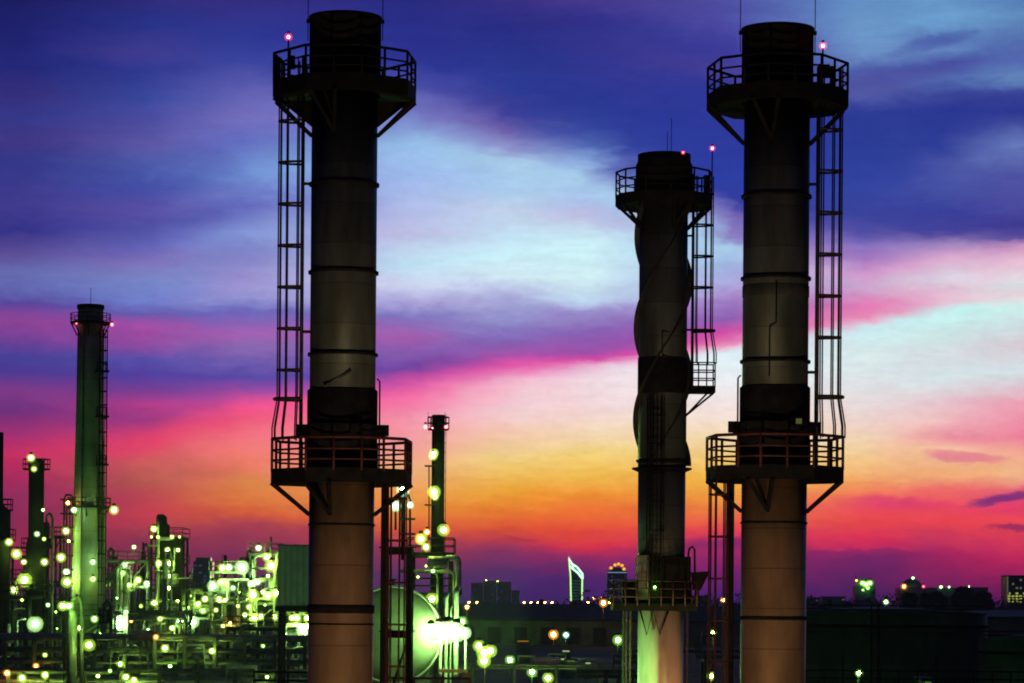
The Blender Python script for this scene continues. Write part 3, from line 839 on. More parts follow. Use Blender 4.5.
def column(px, ytop, wpx, Y, label, plats=(), lamps=(), m=None, pipe_side=1, dome=True, group=None, yb=None, name="distillation_column", swell=None, line=True):
    base = at(px, HOR, Y); base.z = 0
    m = m or VESSEL
    th = Thing(name, label, "column", base, group)
    s = F / Y
    r = wpx / 2 / s
    zt = at(px, ytop, Y).z
    prof = [(r, 0)]
    if swell:
        zs = at(px, swell[0], Y).z
        prof = [(swell[1] / 2 / s, 0), (swell[1] / 2 / s, zs), (r, zs + 0.8)]
    if dome:
        prof += [(r, zt - r * 0.6), (r * 0.9, zt - r * 0.3), (r * 0.6, zt - r * 0.08), (r * 0.15, zt)]
    else:
        prof += [(r, zt)]
    th.part("shell", MB().lathe((base.x, base.y, 0), prof, 24), m)
    for (y, w) in plats:
        z = at(px, y, Y).z
        R_ = w / 2 / s
        dk = th.part("platform", MB().lathe((base.x, base.y, z), [(r * 0.9, -0.12), (R_, -0.12), (R_, 0.05), (r * 0.9, 0.05)], 20, False, False), SOOT)
        rl = MB()
        for h in (0.55, 1.1):
            rl.path([(base.x + R_ * math.cos(2 * PI * i / 16), base.y + R_ * math.sin(2 * PI * i / 16), z + h) for i in range(16)], 0.05, 5, True)
        for i in range(0, 16, 2):
            a = 2 * PI * i / 16
            rl.tube((base.x + R_ * math.cos(a), base.y + R_ * math.sin(a), z), (base.x + R_ * math.cos(a), base.y + R_ * math.sin(a), z + 1.1), 0.05, 5)
        th.part("railing", rl, SOOT, dk)
    # overhead line with an elbow down the side
    xs = base.x + pipe_side * (r + 0.35)
    if line: th.part("pipe", MB().path([(base.x, base.y, zt - 0.1), (base.x, base.y, zt + 0.7), (base.x + pipe_side * 0.35, base.y, zt + 1.0), (xs - pipe_side * .2, base.y - .1, zt + 0.9), (xs, base.y - 0.1, zt + .4), (xs, base.y - 0.1, 0)], 0.16, 8), PIPED)
    lz = MB()
    for sx in (-0.25, 0.25):
        lz.tube((base.x - pipe_side * (r + .15) * 0.8 + sx * 0.5, base.y - r * 0.75 - .1, 0), (base.x - pipe_side * (r + .15) * .8 + sx * .5, base.y - r * 0.75 - .1, zt), 0.04, 4)
    zq = 1.0
    while zq < zt:
        lz.tube((base.x - pipe_side * (r + .15) * 0.8 - .13, base.y - r * .75 - .1, zq), (base.x - pipe_side * (r + .15) * 0.8 + .13, base.y - r * .75 - .1, zq), 0.03, 4, caps=False)
        zq += 0.9
    th.part("ladder", lz, SOOT)
    for (lx, ly, lr, k) in lamps:
        S(th, lx, ly, Y - r - 1.0, lr, k, lr < 2.2)
    return th

def frame(px0, px1, ytop, Y, label, lamps=(), levels=5, depth=7.0, seed=1, pipes=8, vessels=2, name="process_structure", m=None, group=None, mast=None, zlow=0.0, rails=True, pm=None):
    """open steel structure: legs and beams, decks, pipes and small vessels"""
    r_ = random.Random(seed)
    a, b = at(px0, HOR, Y), at(px1, HOR, Y)
    zt = at((px0 + px1) / 2, ytop, Y).z
    x0, x1 = a.x, b.x
    y0, y1 = Y, Y + depth
    th = Thing(name, label, "plant structure", ((x0 + x1) / 2, Y + depth / 2, 0), group)
    m = m or STEEL
    fm = MB()
    nb = max(1, round((x1 - x0) / 3.2))
    xs = [x0 + (x1 - x0) * i / nb for i in range(nb + 1)]
    lv = [zt * (i + 1) / levels for i in range(levels)]
    for x in xs:
        for y in (y0, y1):
            fm.box((x, y, zt / 2), (0.26, 0.26, zt))
    for z in lv:
        for y in (y0, y1):
            fm.box(((x0 + x1) / 2, y, z - 0.15), (x1 - x0 + 0.2, 0.2, 0.28))
        for x in xs:
            fm.box((x, (y0 + y1) / 2, z - 0.15), (0.18, depth, 0.26))
    for i in range(nb):
        for j in range(levels):
            if r_.random() < 0.35:
                za, zb = (lv[j - 1] if j else 0), lv[j]
                fm.tube((xs[i], y0 - 0.02, za), (xs[i + 1], y0 - 0.02, zb - .2), 0.08, 4)
    th.part("frame", fm, m)
    for z in lv:
        if r_.random() < 0.7 or z == lv[-1]:
            th.part("deck", MB().box(((x0 + x1) / 2, (y0 + y1) / 2, z + 0.03), (x1 - x0 + 0.5, depth + 0.5, 0.06)), SOOT)
            if rails:
                rl = MB()
                for h in (0.55, 1.1):
                    rl.path([(x0 - .25, y0 - .25, z + h), (x1 + .25, y0 - .25, z + h), (x1 + .25, y1 + .25, z + h), (x0 - .25, y1 + .25, z + h)], 0.045, 5, True)
                k = max(2, round((x1 - x0) / 1.6))
                for i in range(k + 1):
                    x = x0 - .25 + (x1 - x0 + .5) * i / k
                    for y in (y0 - .25, y1 + .25):
                        rl.tube((x, y, z), (x, y, z + 1.1), 0.045, 5)
                th.part("railing", rl, m)
    for i in range(pipes):
        rr = r_.uniform(0.09, 0.28)
        if r_.random() < 0.55:
            z = r_.choice(lv) - r_.uniform(0.5, 1.8)
            y = y0 - r_.uniform(0.3, 0.9)
            xa, xb = sorted((r_.uniform(x0 - 1.5, x1), r_.uniform(x0, x1 + 1.5)))
            if xb - xa < 1.5: xb = xa + 1.5
            dz = r_.choice((-1, 1)) * r_.uniform(1.2, 4)
            mb = MB().path([(xa, y, z), (xb - .4, y, z), (xb - .1, y, z + (0.1 if dz > 0 else -0.1)), (xb, y, z + (0.4 if dz > 0 else -.4)), (xb, y, max(0.2, z + dz))], rr, 8)
        else:
            x = r_.uniform(x0, x1)
            y = y0 - r_.uniform(0.3, 0.7)
            zb = r_.uniform(0.55, 1.03) * zt
            mb = MB().path([(x, y, 0), (x, y, zb - .4), (x + .1, y, zb - .1), (x + .4, y, zb), (x + r_.uniform(.8, 2.2), y, zb)], rr, 8)
        th.part("pipe", mb, pm or r_.choice((PIPE, PIPED, PIPED)))
    for i in range(vessels):
        z = r_.choice(lv[:-1] if len(lv) > 1 else lv)
        x = r_.uniform(x0 + 0.5, x1 - 0.5)
        rr = r_.uniform(0.5, 0.95)
        if r_.random() < 0.5:
            h = r_.uniform(1.6, 3.2)
            mb = MB().lathe((x, (y0 + y1) / 2 - 1.5, z + .06), [(rr * .6, 0), (rr, .3), (rr, h - .3), (rr * .6, h - .08), (rr * .1, h)], 18)
        else:
            L_ = r_.uniform(2, 3.4)
            mb = MB()
            cxx = x
            rings = [(-L_ / 2, rr * .3), (-L_ / 2 + .2, rr * .85), (-L_ / 2 + .45, rr), (L_ / 2 - .45, rr), (L_ / 2 - .2, rr * .85), (L_ / 2, rr * .3)]
            vs, fs = [], []
            for dx, q in rings:
                for k in range(16):
                    t = 2 * PI * k / 16
                    vs.append((cxx + dx, y0 + 1.2 + q * math.cos(t), z + rr + .3 + q * math.sin(t)))
            for a_ in range(len(rings) - 1):
                for k in range(16):
                    fs.append((a_ * 16 + k, a_ * 16 + (k + 1) % 16, (a_ + 1) * 16 + (k + 1) % 16, (a_ + 1) * 16 + k))
            fs += [tuple(range(16)), tuple(reversed(range(80, 96)))]
            mb.add(vs, fs, True)
        th.part("vessel", mb, VESSEL)
    if mast:
        th.part("mast", MB().path([at(mx, my, Y + 1) for mx, my in mast], 0.11, 6), SOOT)
    for (lx, ly, lr, k) in lamps:
        S(th, lx, ly, Y - 1.3, lr, k, lr < 2.2)
    return th

def rack(px0, px1, ys, Y, label, legs=6, lamps=(), seed=3, group=None, m=None, radius=(0.12, 0.3)):
    """long pipe rack: portal legs and pipes laid on cross beams"""
    r_ = random.Random(seed)
    x0, x1 = at(px0, HOR, Y).x, at(px1, HOR, Y).x
    th = Thing("pipe_rack", label, "pipe rack", ((x0 + x1) / 2, Y, 0), group)
    mid = (px0 + px1) / 2
    zs = [at(mid, y, Y).z for y in ys]
    ztop = max(zs) + 0.2
    for i in range(legs):
        x = x0 + (x1 - x0) * (i + 0.5) / legs
        fm = MB()
        for y in (Y, Y + 4):
            fm.box((x, y, ztop / 2), (0.28, 0.28, ztop))
        for z in zs:
            fm.box((x, Y + 2, z - 0.25), (0.24, 4.3, 0.3))
        th.part("portal_frame", fm, STEEL)
    for z in zs:
        for k in range(3):
            rr = r_.uniform(*radius)
            y = Y + 0.4 + k * 1.3
            off = 0.0
            pts = [(x0 - 2, y, z + rr - .1)]
            if r_.random() < 0.5:
                q = r_.uniform(x0 + 3, x1 - 3); d = r_.uniform(1.0, 1.8)
                pts += [(q, y, z + rr - .1), (q + .1, y, z + rr + d), (q + 2.2, y, z + rr + d), (q + 2.3, y, z + rr - .1)]
            pts += [(x1 + 2, y, z + rr - .1)]
            th.part("pipe", MB().path(pts, rr, 8), m or r_.choice((PIPE, PIPED)))
    for (lx, ly, lr, k) in lamps:
        S(th, lx, ly, Y - 0.8, lr, k, lr < 2.2)
    return th

# ---- concrete stack at the left
def concrete_stack():
    Y = 311.0
    cpx = 88.4
    base = at(cpx, HOR, Y); base.z = 0
    s = F / Y
    th = Thing("concrete_stack", "tall tapered concrete stack lit green at its foot, red lamps at the top", "chimney", base)
    c = (base.x, base.y)
    zz = lambda y: at(cpx, y, Y).z
    rb = 19.5 / s
    zt = zz(305)
    prof = [(rb, 0), (17.2 / s, zz(600)), (15.8 / s, zz(512)), (13.6 / s, zz(400)), (12.6 / s, zt), (11.2 / s, zt), (11.2 / s, zt - 1.0)]
    th.part("shaft", MB().lathe((*c, 0), prof, 48), CONC)
    th.part("rim", MB().lathe((*c, 0), [(12.5 / s, zt - .5), (13.6 / s, zt - .45), (13.6 / s, zt - .02), (12.5 / s, zt + .02)], 40, cap=False), SOOT)
    for y, w in ((323, 20), (507, 21.5)):
        z = zz(y)
        R_ = w / s
        dk = th.part("platform", MB().lathe((*c, z), [(10 / s, -.16), (R_, -.16), (R_, .1), (10 / s, .1)], 28, False, False), SOOT)
        rl = MB()
        for h in (.5, 1.0):
            rl.path([(c[0] + R_ * math.cos(2 * PI * i / 24), c[1] + R_ * math.sin(2 * PI * i / 24), z + h) for i in range(24)], .045, 5, True)
        for i in range(0, 24, 2):
            a = 2 * PI * i / 24
            rl.tube((c[0] + R_ * math.cos(a), c[1] + R_ * math.sin(a), z), (c[0] + R_ * math.cos(a), c[1] + R_ * math.sin(a), z + 1.0), .045, 5)
        th.part("railing", rl, SOOT, dk)
        for i in range(8):
            a = 2 * PI * i / 8
            th.part("bracket", MB().tube((c[0] + R_ * .95 * math.cos(a), c[1] + R_ * .95 * math.sin(a), z - .1), (c[0] + 13.5 / s * math.cos(a), c[1] + 13.5 / s * math.sin(a), z - 1.4), .09, 4), SOOT, dk)
    ang = R(-38)
    e = Vector((math.cos(ang), math.sin(ang), 0))
    ladder(th, c, ang, 16.4 / s, 1, zz(330), SOOT, depth=.8, hoop_step=1.5, wr=.05)
    for y in (372, 417, 465):
        p = Vector((*c, zz(y))) + e * (17.5 / s)
        dk = th.part("rest_platform", MB().box(p, (1.1, 1.1, .22), ang), SOOT)
        rl = MB()
        q = [p + Vector((x, yy, 1.0)) for x, yy in ((-.5, -.5), (.5, -.5), (.5, .5), (-.5, .5))]
        rl.path(q, .045, 5, True)
        for v in q: rl.tube(v - Vector((0, 0, 1)), v, .045, 5)
        th.part("railing", rl, SOOT, dk)
    th.part("lightning_rod", MB().tube((c[0], c[1], zt - .5), (c[0], c[1], zz(288)), .035, 5), SOOT)
    th.part("conduit", MB().path([Vector((*c, 0)) + Vector((-.6, -rb, 0)), Vector((*c, 0)) + Vector((-.6, -16 / s, zz(510))), Vector((*c, 0)) + Vector((-.5, -12.8 / s, zz(325)))], .09, 6), PIPED)
    for x, y, r, k in ((76, 323, 1.7, 'red'), (112, 324.5, 1.7, 'red'), (74, 510, 3.0, 'wht'), (114, 510, 3.0, 'yel'), (93, 562, 2.8, 'wht'), (93, 579, 3.0, 'yel')):
        S(th, x, y, Y - (1.2 if k == 'red' else 3.0), r, k)
    # service frame with a hooped pipe on its left
    fr = MB()
    xa, xb = at(65, 560, Y).x, at(71, 560, Y).x
    for x in (xa, xb):
        for yy in (Y - 1, Y + 1):
            fr.box((x, yy, zz(500) / 2), (.16, .16, zz(500)))
    for y in range(500, 640, 14):
        fr.box(((xa + xb) / 2, Y - 1, zz(y)), (xb - xa + .9, .14, .16)); fr.box(((xa + xb) / 2, Y + 1, zz(y)), (xb - xa + .9, .14, .16))
    th.part("service_frame", fr, SOOT)
    th.part("hoop_pipe", MB().path([at(64.5, 520, Y - 1), at(64.5, 498, Y - 1), at(66, 495, Y - 1), at(71, 495, Y - 1), at(73, 498, Y - 1)], .12, 6), SOOT)
    for x, y, r, k in ((68, 503, 2.6, 'ora'), (66, 531, 3.9, 'yel'), (68.5, 541, 2.3, 'yel'), (61, 557.5, 3.9, 'yel'), (66.5, 572, 2.2, 'wht'), (67, 582, 4.2, 'yel')):
        S(th, x, y, Y - 2.2, r, k)
    return th
concrete_stack()

# ---- columns at the far left
column(0, 432, 4.5, 285, "thin black column cut by the picture edge, twig-like masts on top", plats=((510, 24), (540, 30)), lamps=((9, 542, 2.6, 'yel'), (16.5, 554, 3.2, 'yel')), m=SOOT, swell=(512, 20), line=False)
column(35.5, 458, 15.5, 318, "dark column crowned by a railed platform and two yellow lamps", plats=((469, 27), (548, 29), (590, 33)),
       lamps=((31, 458, 2.5, 'yel'), (34, 469, 2.0, 'yel'), (43, 510, 2.3, 'yel'), (37, 534, 1.9, 'wht'), (44, 539, 1.6, 'yel'), (24, 562, 2.9, 'yel'), (44.5, 562, 3.0, 'yel'), (24.6, 580, 4.2, 'yel')), m=SOOT, swell=(545, 20), pipe_side=-1, line=False)
column(46, 522, 6, 322, "slim dark column close behind the lamp-crowned column", plats=((548, 11),), lamps=((48, 605, 1.6, 'wht'),), m=SOOT)
column(72.5, 610, 9.5, 198, "bright green lit vessel standing before the concrete stack's foot", plats=(), lamps=((62.7, 606, 3.2, 'yel'), (69, 606, 4.2, 'grn'), (94.5, 619, 3.2, 'grn'), (89, 645, 4.4, 'yel')), m=PIPE, pipe_side=1, name="process_vessel")

# ---- structures of the refinery, left to right
frame(-14, 30, 596, 270, "low pipe structure at the picture edge below the thin black column", ((35, 624, 4.6, 'wht'), (22, 600, 1.8, 'yel')), 4, 8, 21, 9, 2, m=SOOT)
frame(104, 147, 560, 330, "open pipe structure with a flat railed roof beside the concrete stack", ((134, 547, 2.4, 'yel'), (138, 580, 3.0, 'yel'), (147, 584, 2.4, 'wht'), (125, 565, 2.2, 'wht'), (123, 573, 2.0, 'grn'), (129, 585, 2.2, 'yel'), (117, 598, 1.6, 'wht'), (126, 612, 1.4, 'wht'), (131, 621, 1.6, 'ora'), (118, 624, 5.6, 'wht'), (108, 654, 2.0, 'ora'), (125, 640, 1.5, 'wht'), (141, 606, 1.8, 'yel')), 6, 8, 22, 14, 3,
      mast=[(143, 560), (143, 542), (144, 545), (144, 560)])
tb = frame(151, 180, 537, 325, "dark block tower with a bent davit and a row of lamps along its roof edge", ((154, 529, 2.6, 'yel'), (151.5, 537, 1.9, 'yel'), (158, 537, 1.7, 'yel'), (172, 537, 1.7, 'yel'), (179.5, 537, 1.9, 'yel'), (167.5, 550, 2.3, 'yel'), (178, 550, 2.2, 'yel'), (159, 563.5, 3.2, 'yel'), (170, 563.5, 2.8, 'yel'), (170, 576, 3.0, 'yel'), (169, 588, 2.2, 'yel'), (154, 603, 2.6, 'yel'), (146.5, 583, 2.0, 'wht')), 7, 7, 23, 9, 2, m=SOOT,
      mast=[(157, 537), (157, 517), (158, 515), (163, 515), (166, 517), (167, 530)])
xa, xb = at(152.5, 560, 325).x, at(179, 560, 325).x
tb.part("cladding", MB().box(((xa + xb) / 2, 329, at(165, 570, 325).z), (xb - xa, 3.5, 7.0)), SOOT)
tb.part("drum", MB().lathe((at(161, 537, 327).x, 328, at(161, 538, 327).z), [(.9, 0), (.9, 1.5), (.5, 1.8), (.5, 2.6), (.1, 2.7)], 16), SOOT)
frame(180, 212, 592, 335, "lamp-dotted pipe structure at the foot of the block tower", ((178, 600, 2.2, 'yel'), (198, 604, 2.6, 'yel'), (211, 616, 3.2, 'yel'), (180, 622, 5.2, 'wht'), (193, 622, 5.6, 'wht'), (213, 623, 1.8, 'ora'), (205, 599, 2.4, 'yel'), (188, 607, 2.0, 'yel'), (203, 611, 2.0, 'grn'), (185, 613, 1.8, 'yel')), 5, 8, 24, 14, 3)
frame(211, 244, 571, 320, "pipe structure with four big lamps in a line on its upper deck", ((222.5, 568, 3.0, 'yel'), (229, 567.5, 3.8, 'wht'), (242, 567.5, 4.6, 'wht'), (213, 586, 3.4, 'wht'), (221, 582, 3.4, 'yel'), (219, 599, 3.9, 'yel'), (225, 600, 2.6, 'yel'), (230, 623, 2.8, 'ora'), (238, 606, 2.0, 'yel'), (216, 610, 2.0, 'yel'), (233, 588, 1.8, 'wht'), (223, 626, 1.8, 'yel')), 6, 7, 25, 14, 3)
frame(250, 278, 553, 315, "stepped lamp-covered structure between the box tower and the green clad box", ((258.5, 548, 3.9, 'wht'), (267, 557, 3.4, 'yel'), (271, 566, 3.8, 'yel'), (268, 576, 2.6, 'yel'), (251, 584, 3.4, 'wht'), (257, 582, 3.2, 'wht'), (253, 595, 4.0, 'yel'), (263, 592, 3.2, 'yel'), (268, 596, 3.4, 'yel'), (276, 593, 3.6, 'yel'), (245, 615, 3.0, 'yel'), (254.5, 618, 3.2, 'yel'), (261, 616.5, 2.8, 'yel'), (275, 617, 3.0, 'yel'), (265, 605, 2.0, 'grn'), (249, 607, 2.0, 'yel')), 7, 6, 26, 12, 3)
frame(284, 312, 612, 260, "small pipe structure hung with lamps under the green clad box", ((292, 618, 3.4, 'yel'), (297, 618, 3.2, 'yel'), (307, 618, 3.2, 'yel'), (303, 630, 4.4, 'wht'), (308, 626, 3.0, 'yel'), (285, 634, 2.4, 'wht'), (285, 639, 3.0, 'yel')), 4, 6, 27, 10, 2)
frame(228, 288, 628, 275, "unlit black heater block behind the front pipe rack", ((263, 646, 1.4, 'grn'),), 3, 7, 28, 6, 2, m=SOOT, pm=PIPED)
bt = MB().box(at(263, 625, 300), (0.95, 0.8, 0.75))
for q in range(5):
    p_ = at(263, 625, 300); bt.tube((p_.x - .5 + q * .25, p_.y - .43, p_.z - .36), (p_.x - .5 + q * .25, p_.y - .43, p_.z + .37), .035, 5)
column(143, 552, 5, 340, "slim column rising behind the flat-roofed pipe structure", plats=((575, 10),), m=SOOT)
column(122, 590, 9, 345, "stubby column among the pipes right of the concrete stack", plats=((596, 15), (618, 16)), m=VESSEL)
column(235, 578, 6, 345, "slim column behind the four-lamp structure", plats=((590, 11),), m=VESSEL)
column(200, 596, 8, 350, "squat column behind the lamp-dotted structure", plats=((606, 14),), m=VESSEL)
column(165, 560, 6, 322.5, "pale pipe-like column up the face of the block tower", m=VESSEL)

rack(-10, 320, (640, 652, 664), 232, "long three-tier pipe rack crossing before the refinery", 11, ((165, 648, 3.0, 'yel'), (212, 651, 4.4, 'yel'), (170, 666, 2.2, 'grn'), (156, 637, 1.9, 'ora'), (36, 666, 2.0, 'ora'), (120, 664, 2.2, 'yel'), (45, 655, 1.6, 'yel')), 31)
rack(-10, 330, (674, 684), 205, "lowest pipe rack along the bottom edge with orange and yellow lamps", 9, ((7, 673, 3.4, 'ora'), (22, 678, 3.0, 'yel'), (45, 675, 3.0, 'yel'), (126, 677, 4.8, 'yel'), (134, 680, 4.2, 'yel'), (267, 677, 2.6, 'yel'), (98, 676, 2.2, 'yel'), (110, 671, 2.0, 'grn')), 32)

frame(28, 64, 604, 345, "tangle of dark pipes between the lamp-crowned column and the concrete stack", ((40, 618, 2.0, 'yel'), (57, 628, 1.8, 'grn')), 5, 6, 61, 16, 2, m=SOOT)
frame(60, 108, 616, 268, "low pipe structure wrapped round the concrete stack's foot", ((80, 628, 2.6, 'yel'), (101, 633, 2.2, 'grn'), (72, 640, 1.8, 'yel')), 4, 5, 62, 14, 2)
frame(140, 184, 611, 296, "dim pipe structure before the block tower's foot", ((160, 619, 2.0, 'yel'), (172, 628, 2.6, 'yel'), (148, 630, 1.6, 'wht')), 4, 6, 63, 16, 2)
frame(178, 232, 598, 372, "far pipe structure glimpsed behind the lamp-dotted one", ((190, 596, 2.0, 'yel'), (217, 594, 2.2, 'yel')), 5, 6, 64, 14, 1)
frame(236, 258, 590, 352, "narrow pipe structure between the four-lamp and the stepped structures", ((240, 592, 2.2, 'yel'), (247, 598, 2.4, 'yel')), 5, 5, 65, 10, 1)
frame(96, 132, 578, 372, "far pipe structure rising behind the flat-roofed one", ((108, 585, 2.0, 'yel'),), 6, 6, 66, 12, 2, m=SOOT)
frame(8, 24, 556, 342, "thin dark scaffold between the two leftmost columns", ((14, 590, 2.6, 'yel'),), 7, 3, 67, 6, 0, m=SOOT)
frame(52, 60, 536, 338, "slender scaffold tower left of the concrete stack's service frame", ((56, 612, 2.0, 'yel'),), 8, 2.5, 68, 4, 0, m=SOOT)
column(113, 556, 4, 352, "thinnest dark column just right of the concrete stack", plats=((566, 9),), m=SOOT, pipe_side=-1)
column(188, 580, 5, 365, "slender column left of the lone navy tower's foot", plats=((588, 10),), m=VESSEL)
column(247, 558, 5, 360, "thin column left of the stepped lamp-covered structure", plats=((566, 11), (580, 11)), m=SOOT)
column(225, 555, 3.5, 362, "thin dark vent column behind the four big lamps", m=SOOT, line=False)
column(104, 612, 7, 250, "short green lit vessel right of the tall green vessel", plats=((622, 11),), m=PIPE, name="process_vessel")

# green clad box house on its own dark legs
def box_house():
    Y = 190.0
    a, b = at(278, 546, Y), at(332, 606, Y)
    th = Thing("clad_box_house", "plain green clad box on black legs behind the tall flue stack", "building", ((a.x + b.x) / 2, Y + 1.5, 0))
    n = 18
    bx = MB().prism([(a.x + (b.x - a.x) * i / n, Y + (0.05 if i % 2 else 0.0)) for i in range(n + 1)] + [(b.x, Y + 3), (a.x, Y + 3)], b.z, a.z)
    th.part("cladding", bx, BOXG)
    th.part("roof_edge", MB().box(((a.x + b.x) / 2, Y + 1.5, a.z + .06), (b.x - a.x + .12, 3.12, .1)), STEEL)
    th.part("floor_beam", MB().box(((a.x + b.x) / 2, Y + 1.5, b.z - .2), (b.x - a.x + .3, 3.2, .36)), SOOT)
    for x in (a.x + .2, b.x - .2):
        for y in (Y + .2, Y + 2.8):
            th.part("leg", MB().box((x, y, (b.z - .38) / 2), (.3, .3, b.z - .38)), SOOT)
    return th
box_house()

# red guard rails at the bottom edge
def red_rail(px0, px1, py, Y, label, h=1.1, step=1.4):
    a, b = at(px0, py, Y), at(px1, py, Y)
    th = Thing("guard_rail", label, "railing", ((a.x + b.x) / 2, Y, 0))
    z = a.z
    dk = th.part("walkway", MB().box(((a.x + b.x) / 2, Y + .6, z - h - .1), (b.x - a.x + .1, 1.3, .18)), DARK)
    mb = MB()
    for q in (0, .42, .8):
        mb.tube((a.x, Y, z - q), (b.x, Y, z - q), .06, 6)
    th.part("rail", mb, REDST)
    n = max(2, round((b.x - a.x) / step))
    for i in range(n + 1):
        x = a.x + (b.x - a.x) * i / n
        th.part("post", MB().box((x, Y, z - h / 2), (.11, .11, h)), REDST)
    for x in (a.x, b.x):
        th.part("leg", MB().box((x, Y + .6, (z - h - .2) / 2), (.25, .25, z - h - .2)), DARK)
    return th
red_rail(254, 322, 672, 140, "red guard rail on a walkway left of the tall flue stack's foot")
red_rail(386, 470, 678, 140, "red guard rail below the round drum end", step=1.2)

# ------------------------------------------------------------------ middle group behind the left twin
fr = frame(384, 409, 548, 139, "black steel tower with three teal lamps beside the tall stack's riser", ((403, 490, 4.2, 'tea'), (395.6, 506, 4.4, 'tea'), (410, 505, 4.6, 'tea')), 4, 2.6, 41, 0, 0, m=SOOT, pm=SOOT, rails=False,
      mast=[(403, 560), (403, 486)])
fr.part("mast", MB().path([at(395.6, 530, 139), at(395.6, 502, 139)], .06, 6), SOOT)
fr.part("mast", MB().path([at(410, 545, 139), at(410, 500, 139), at(408, 494, 139)], .06, 6), SOOT)
for y in (519, 534):
    fr.part("step_platform", MB().box(at(408, y, 139), (.7, .8, .09)), SOOT)

column(437, 415, 13, 262, "thin dark stack with red lamps at the top and two yellow floods", plats=((429, 21),), lamps=(), m=SOOT, dome=False, pipe_side=-1, name="thin_stack", line=False)
ts = [o for o in bpy.data.objects if o.name == "thin_stack"][0]
ts["category"] = "chimney"
class _T(Thing):
    def __init__(self, o):
        self.o, self.loc = o, o.location.copy()
T_ = _T(ts)
for x, y, r, k in ((425.5, 427, 2.2, 'red'), (432.5, 428, 1.6, 'red'), (446, 427, 2.0, 'red'), (433, 456, 4.0, 'yel'), (434, 453, 3.2, 'yel'), (434, 492, 4.6, 'yel'), (435, 497, 3.0, 'yel')):
    S(T_, x, y, 259.5, r, k)
for x in (429, 446):
    T_.part("lightning_rod", MB().tube(at(x, 427, 262), at(x - 1, 412, 262), .03, 4), SOOT)
for y in (466, 505):
    T_.part("side_bracket", MB().box(at(429.5, y, 261), (.9, .6, .14)), SOOT)
T_.part("side_pipe", MB().path([at(429, 466, 261), at(429, 540, 261)], .06, 6), SOOT)

fr = frame(411, 450, 553, 205, "dark process structure with a drum and elbowed pipe at the thin stack's foot", ((443.5, 530, 4.4, 'yel'), (421, 539, 4.2, 'yel'), (427, 532, 2.6, 'ora'), (426, 547, 3.6, 'yel'), (432, 599, 4.0, 'yel'), (433, 571, 2.6, 'grn'), (418, 577, 1.6, 'yel'), (426, 566, 1.6, 'yel')), 6, 5, 42, 7, 0, m=SOOT, pm=PIPED,
           mast=[(443, 553), (443, 528), (446, 526)])
fr.part("mast", MB().path([at(424, 556, 205), at(424, 532, 205)], .1, 6), SOOT)
hd = MB()
p, q = at(429, 562, 203), at(448, 562, 203)
hd.tube(p, q, .42, 14).tube(at(427.5, 562, 203), p, .2, 14, .42)
fr.part("drum", hd, PIPE)
fr.part("elbow_pipe", MB().path([at(446, 558, 203), at(455, 558, 203), at(457.5, 559, 203), at(458.3, 562, 203), at(458.3, 596, 203)], .23, 10), PIPE)
fr.part("pipe_band", MB().tube(at(458.3, 588, 203), at(458.3, 594.5, 203), .28, 12), REDST)

# round drum end lit by the floodlight
def drum():
    Y = 165.0
    c = at(393, 635, Y)
    r = 47.5 * Y / F
    th = Thing("horizontal_drum", "big round drum end washed green by the floodlight bar", "tank", (c.x, Y + 4, 0))
    prof = [(0.0, -.55), (r * .3, -.52), (r * .55, -.42), (r * .8, -.24), (r * .95, -.05), (r, .12), (r, 8.0)]
    vs, fs = [], []
    n = 64
    for rr, d in prof:
        for i in range(n):
            t = 2 * PI * i / n
            vs.append((c.x + rr * math.cos(t), Y + d, c.z + rr * math.sin(t)))
    for k in range(len(prof) - 1):
        for i in range(n):
            j = (i + 1) % n
            fs.append((k * n + i, k * n + j, (k + 1) * n + j, (k + 1) * n + i))
    fs.append(tuple((len(prof) - 1) * n + i for i in range(n)))
    th.part("shell", MB().add(vs, fs, True), TANKW)
    th.part("rim", MB().path([(c.x + (r + .04) * math.cos(2 * PI * i / n), Y + .16, c.z + (r + .04) * math.sin(2 * PI * i / n)) for i in range(n)], .09, 8, True), PIPE)
    for y in (Y + 1.5, Y + 6.5):
        th.part("saddle", MB().box((c.x, y, (c.z - r * .55) / 2), (r * 1.5, .5, c.z - r * .55)), CONC)
    th.part("manway", MB().lathe((c.x - .4, Y + 3, c.z + r - .05), [(.35, 0), (.35, .5), (.45, .5), (.45, .6)], 16), PIPE)
drum()

def pipe_bundle():
    Y = 160.0
    th = Thing("pipe_manifold", "row of upright pipes glowing green beside the drum end", "pipes", at(455, HOR, Y) * Vector((1, 1, 0)).to_tuple()[0] if False else Vector((at(455, HOR, Y).x, Y, 0)))
    for px, y0, w, yo in ((456.5, 594, 2.6, 0.9), (446.5, 600, 1.8, 1.2), (465.5, 640, 1.3, 1.0), (440.5, 648, 1.6, .8), (451.0, 612, 1.0, 1.6)):
        a = at(px, y0, Y + yo)
        th.part("pipe", MB().path([(a.x, a.y, 0), a, a + Vector((.05, .1, .25)), a + Vector((.1, .6, .35))], w * Y / F, 10), PIPE)
    a, b = at(438, 671, Y + .4), at(468, 671, Y + .4)
    th.part("cross_beam", MB().box(((a + b) / 2), (b.x - a.x, .3, .2)), REDST)
    th.part("valve_box", MB().box(at(467.5, 678, Y - .3), (.55, .5, .7)), REDST)
    return th
pipe_bundle()

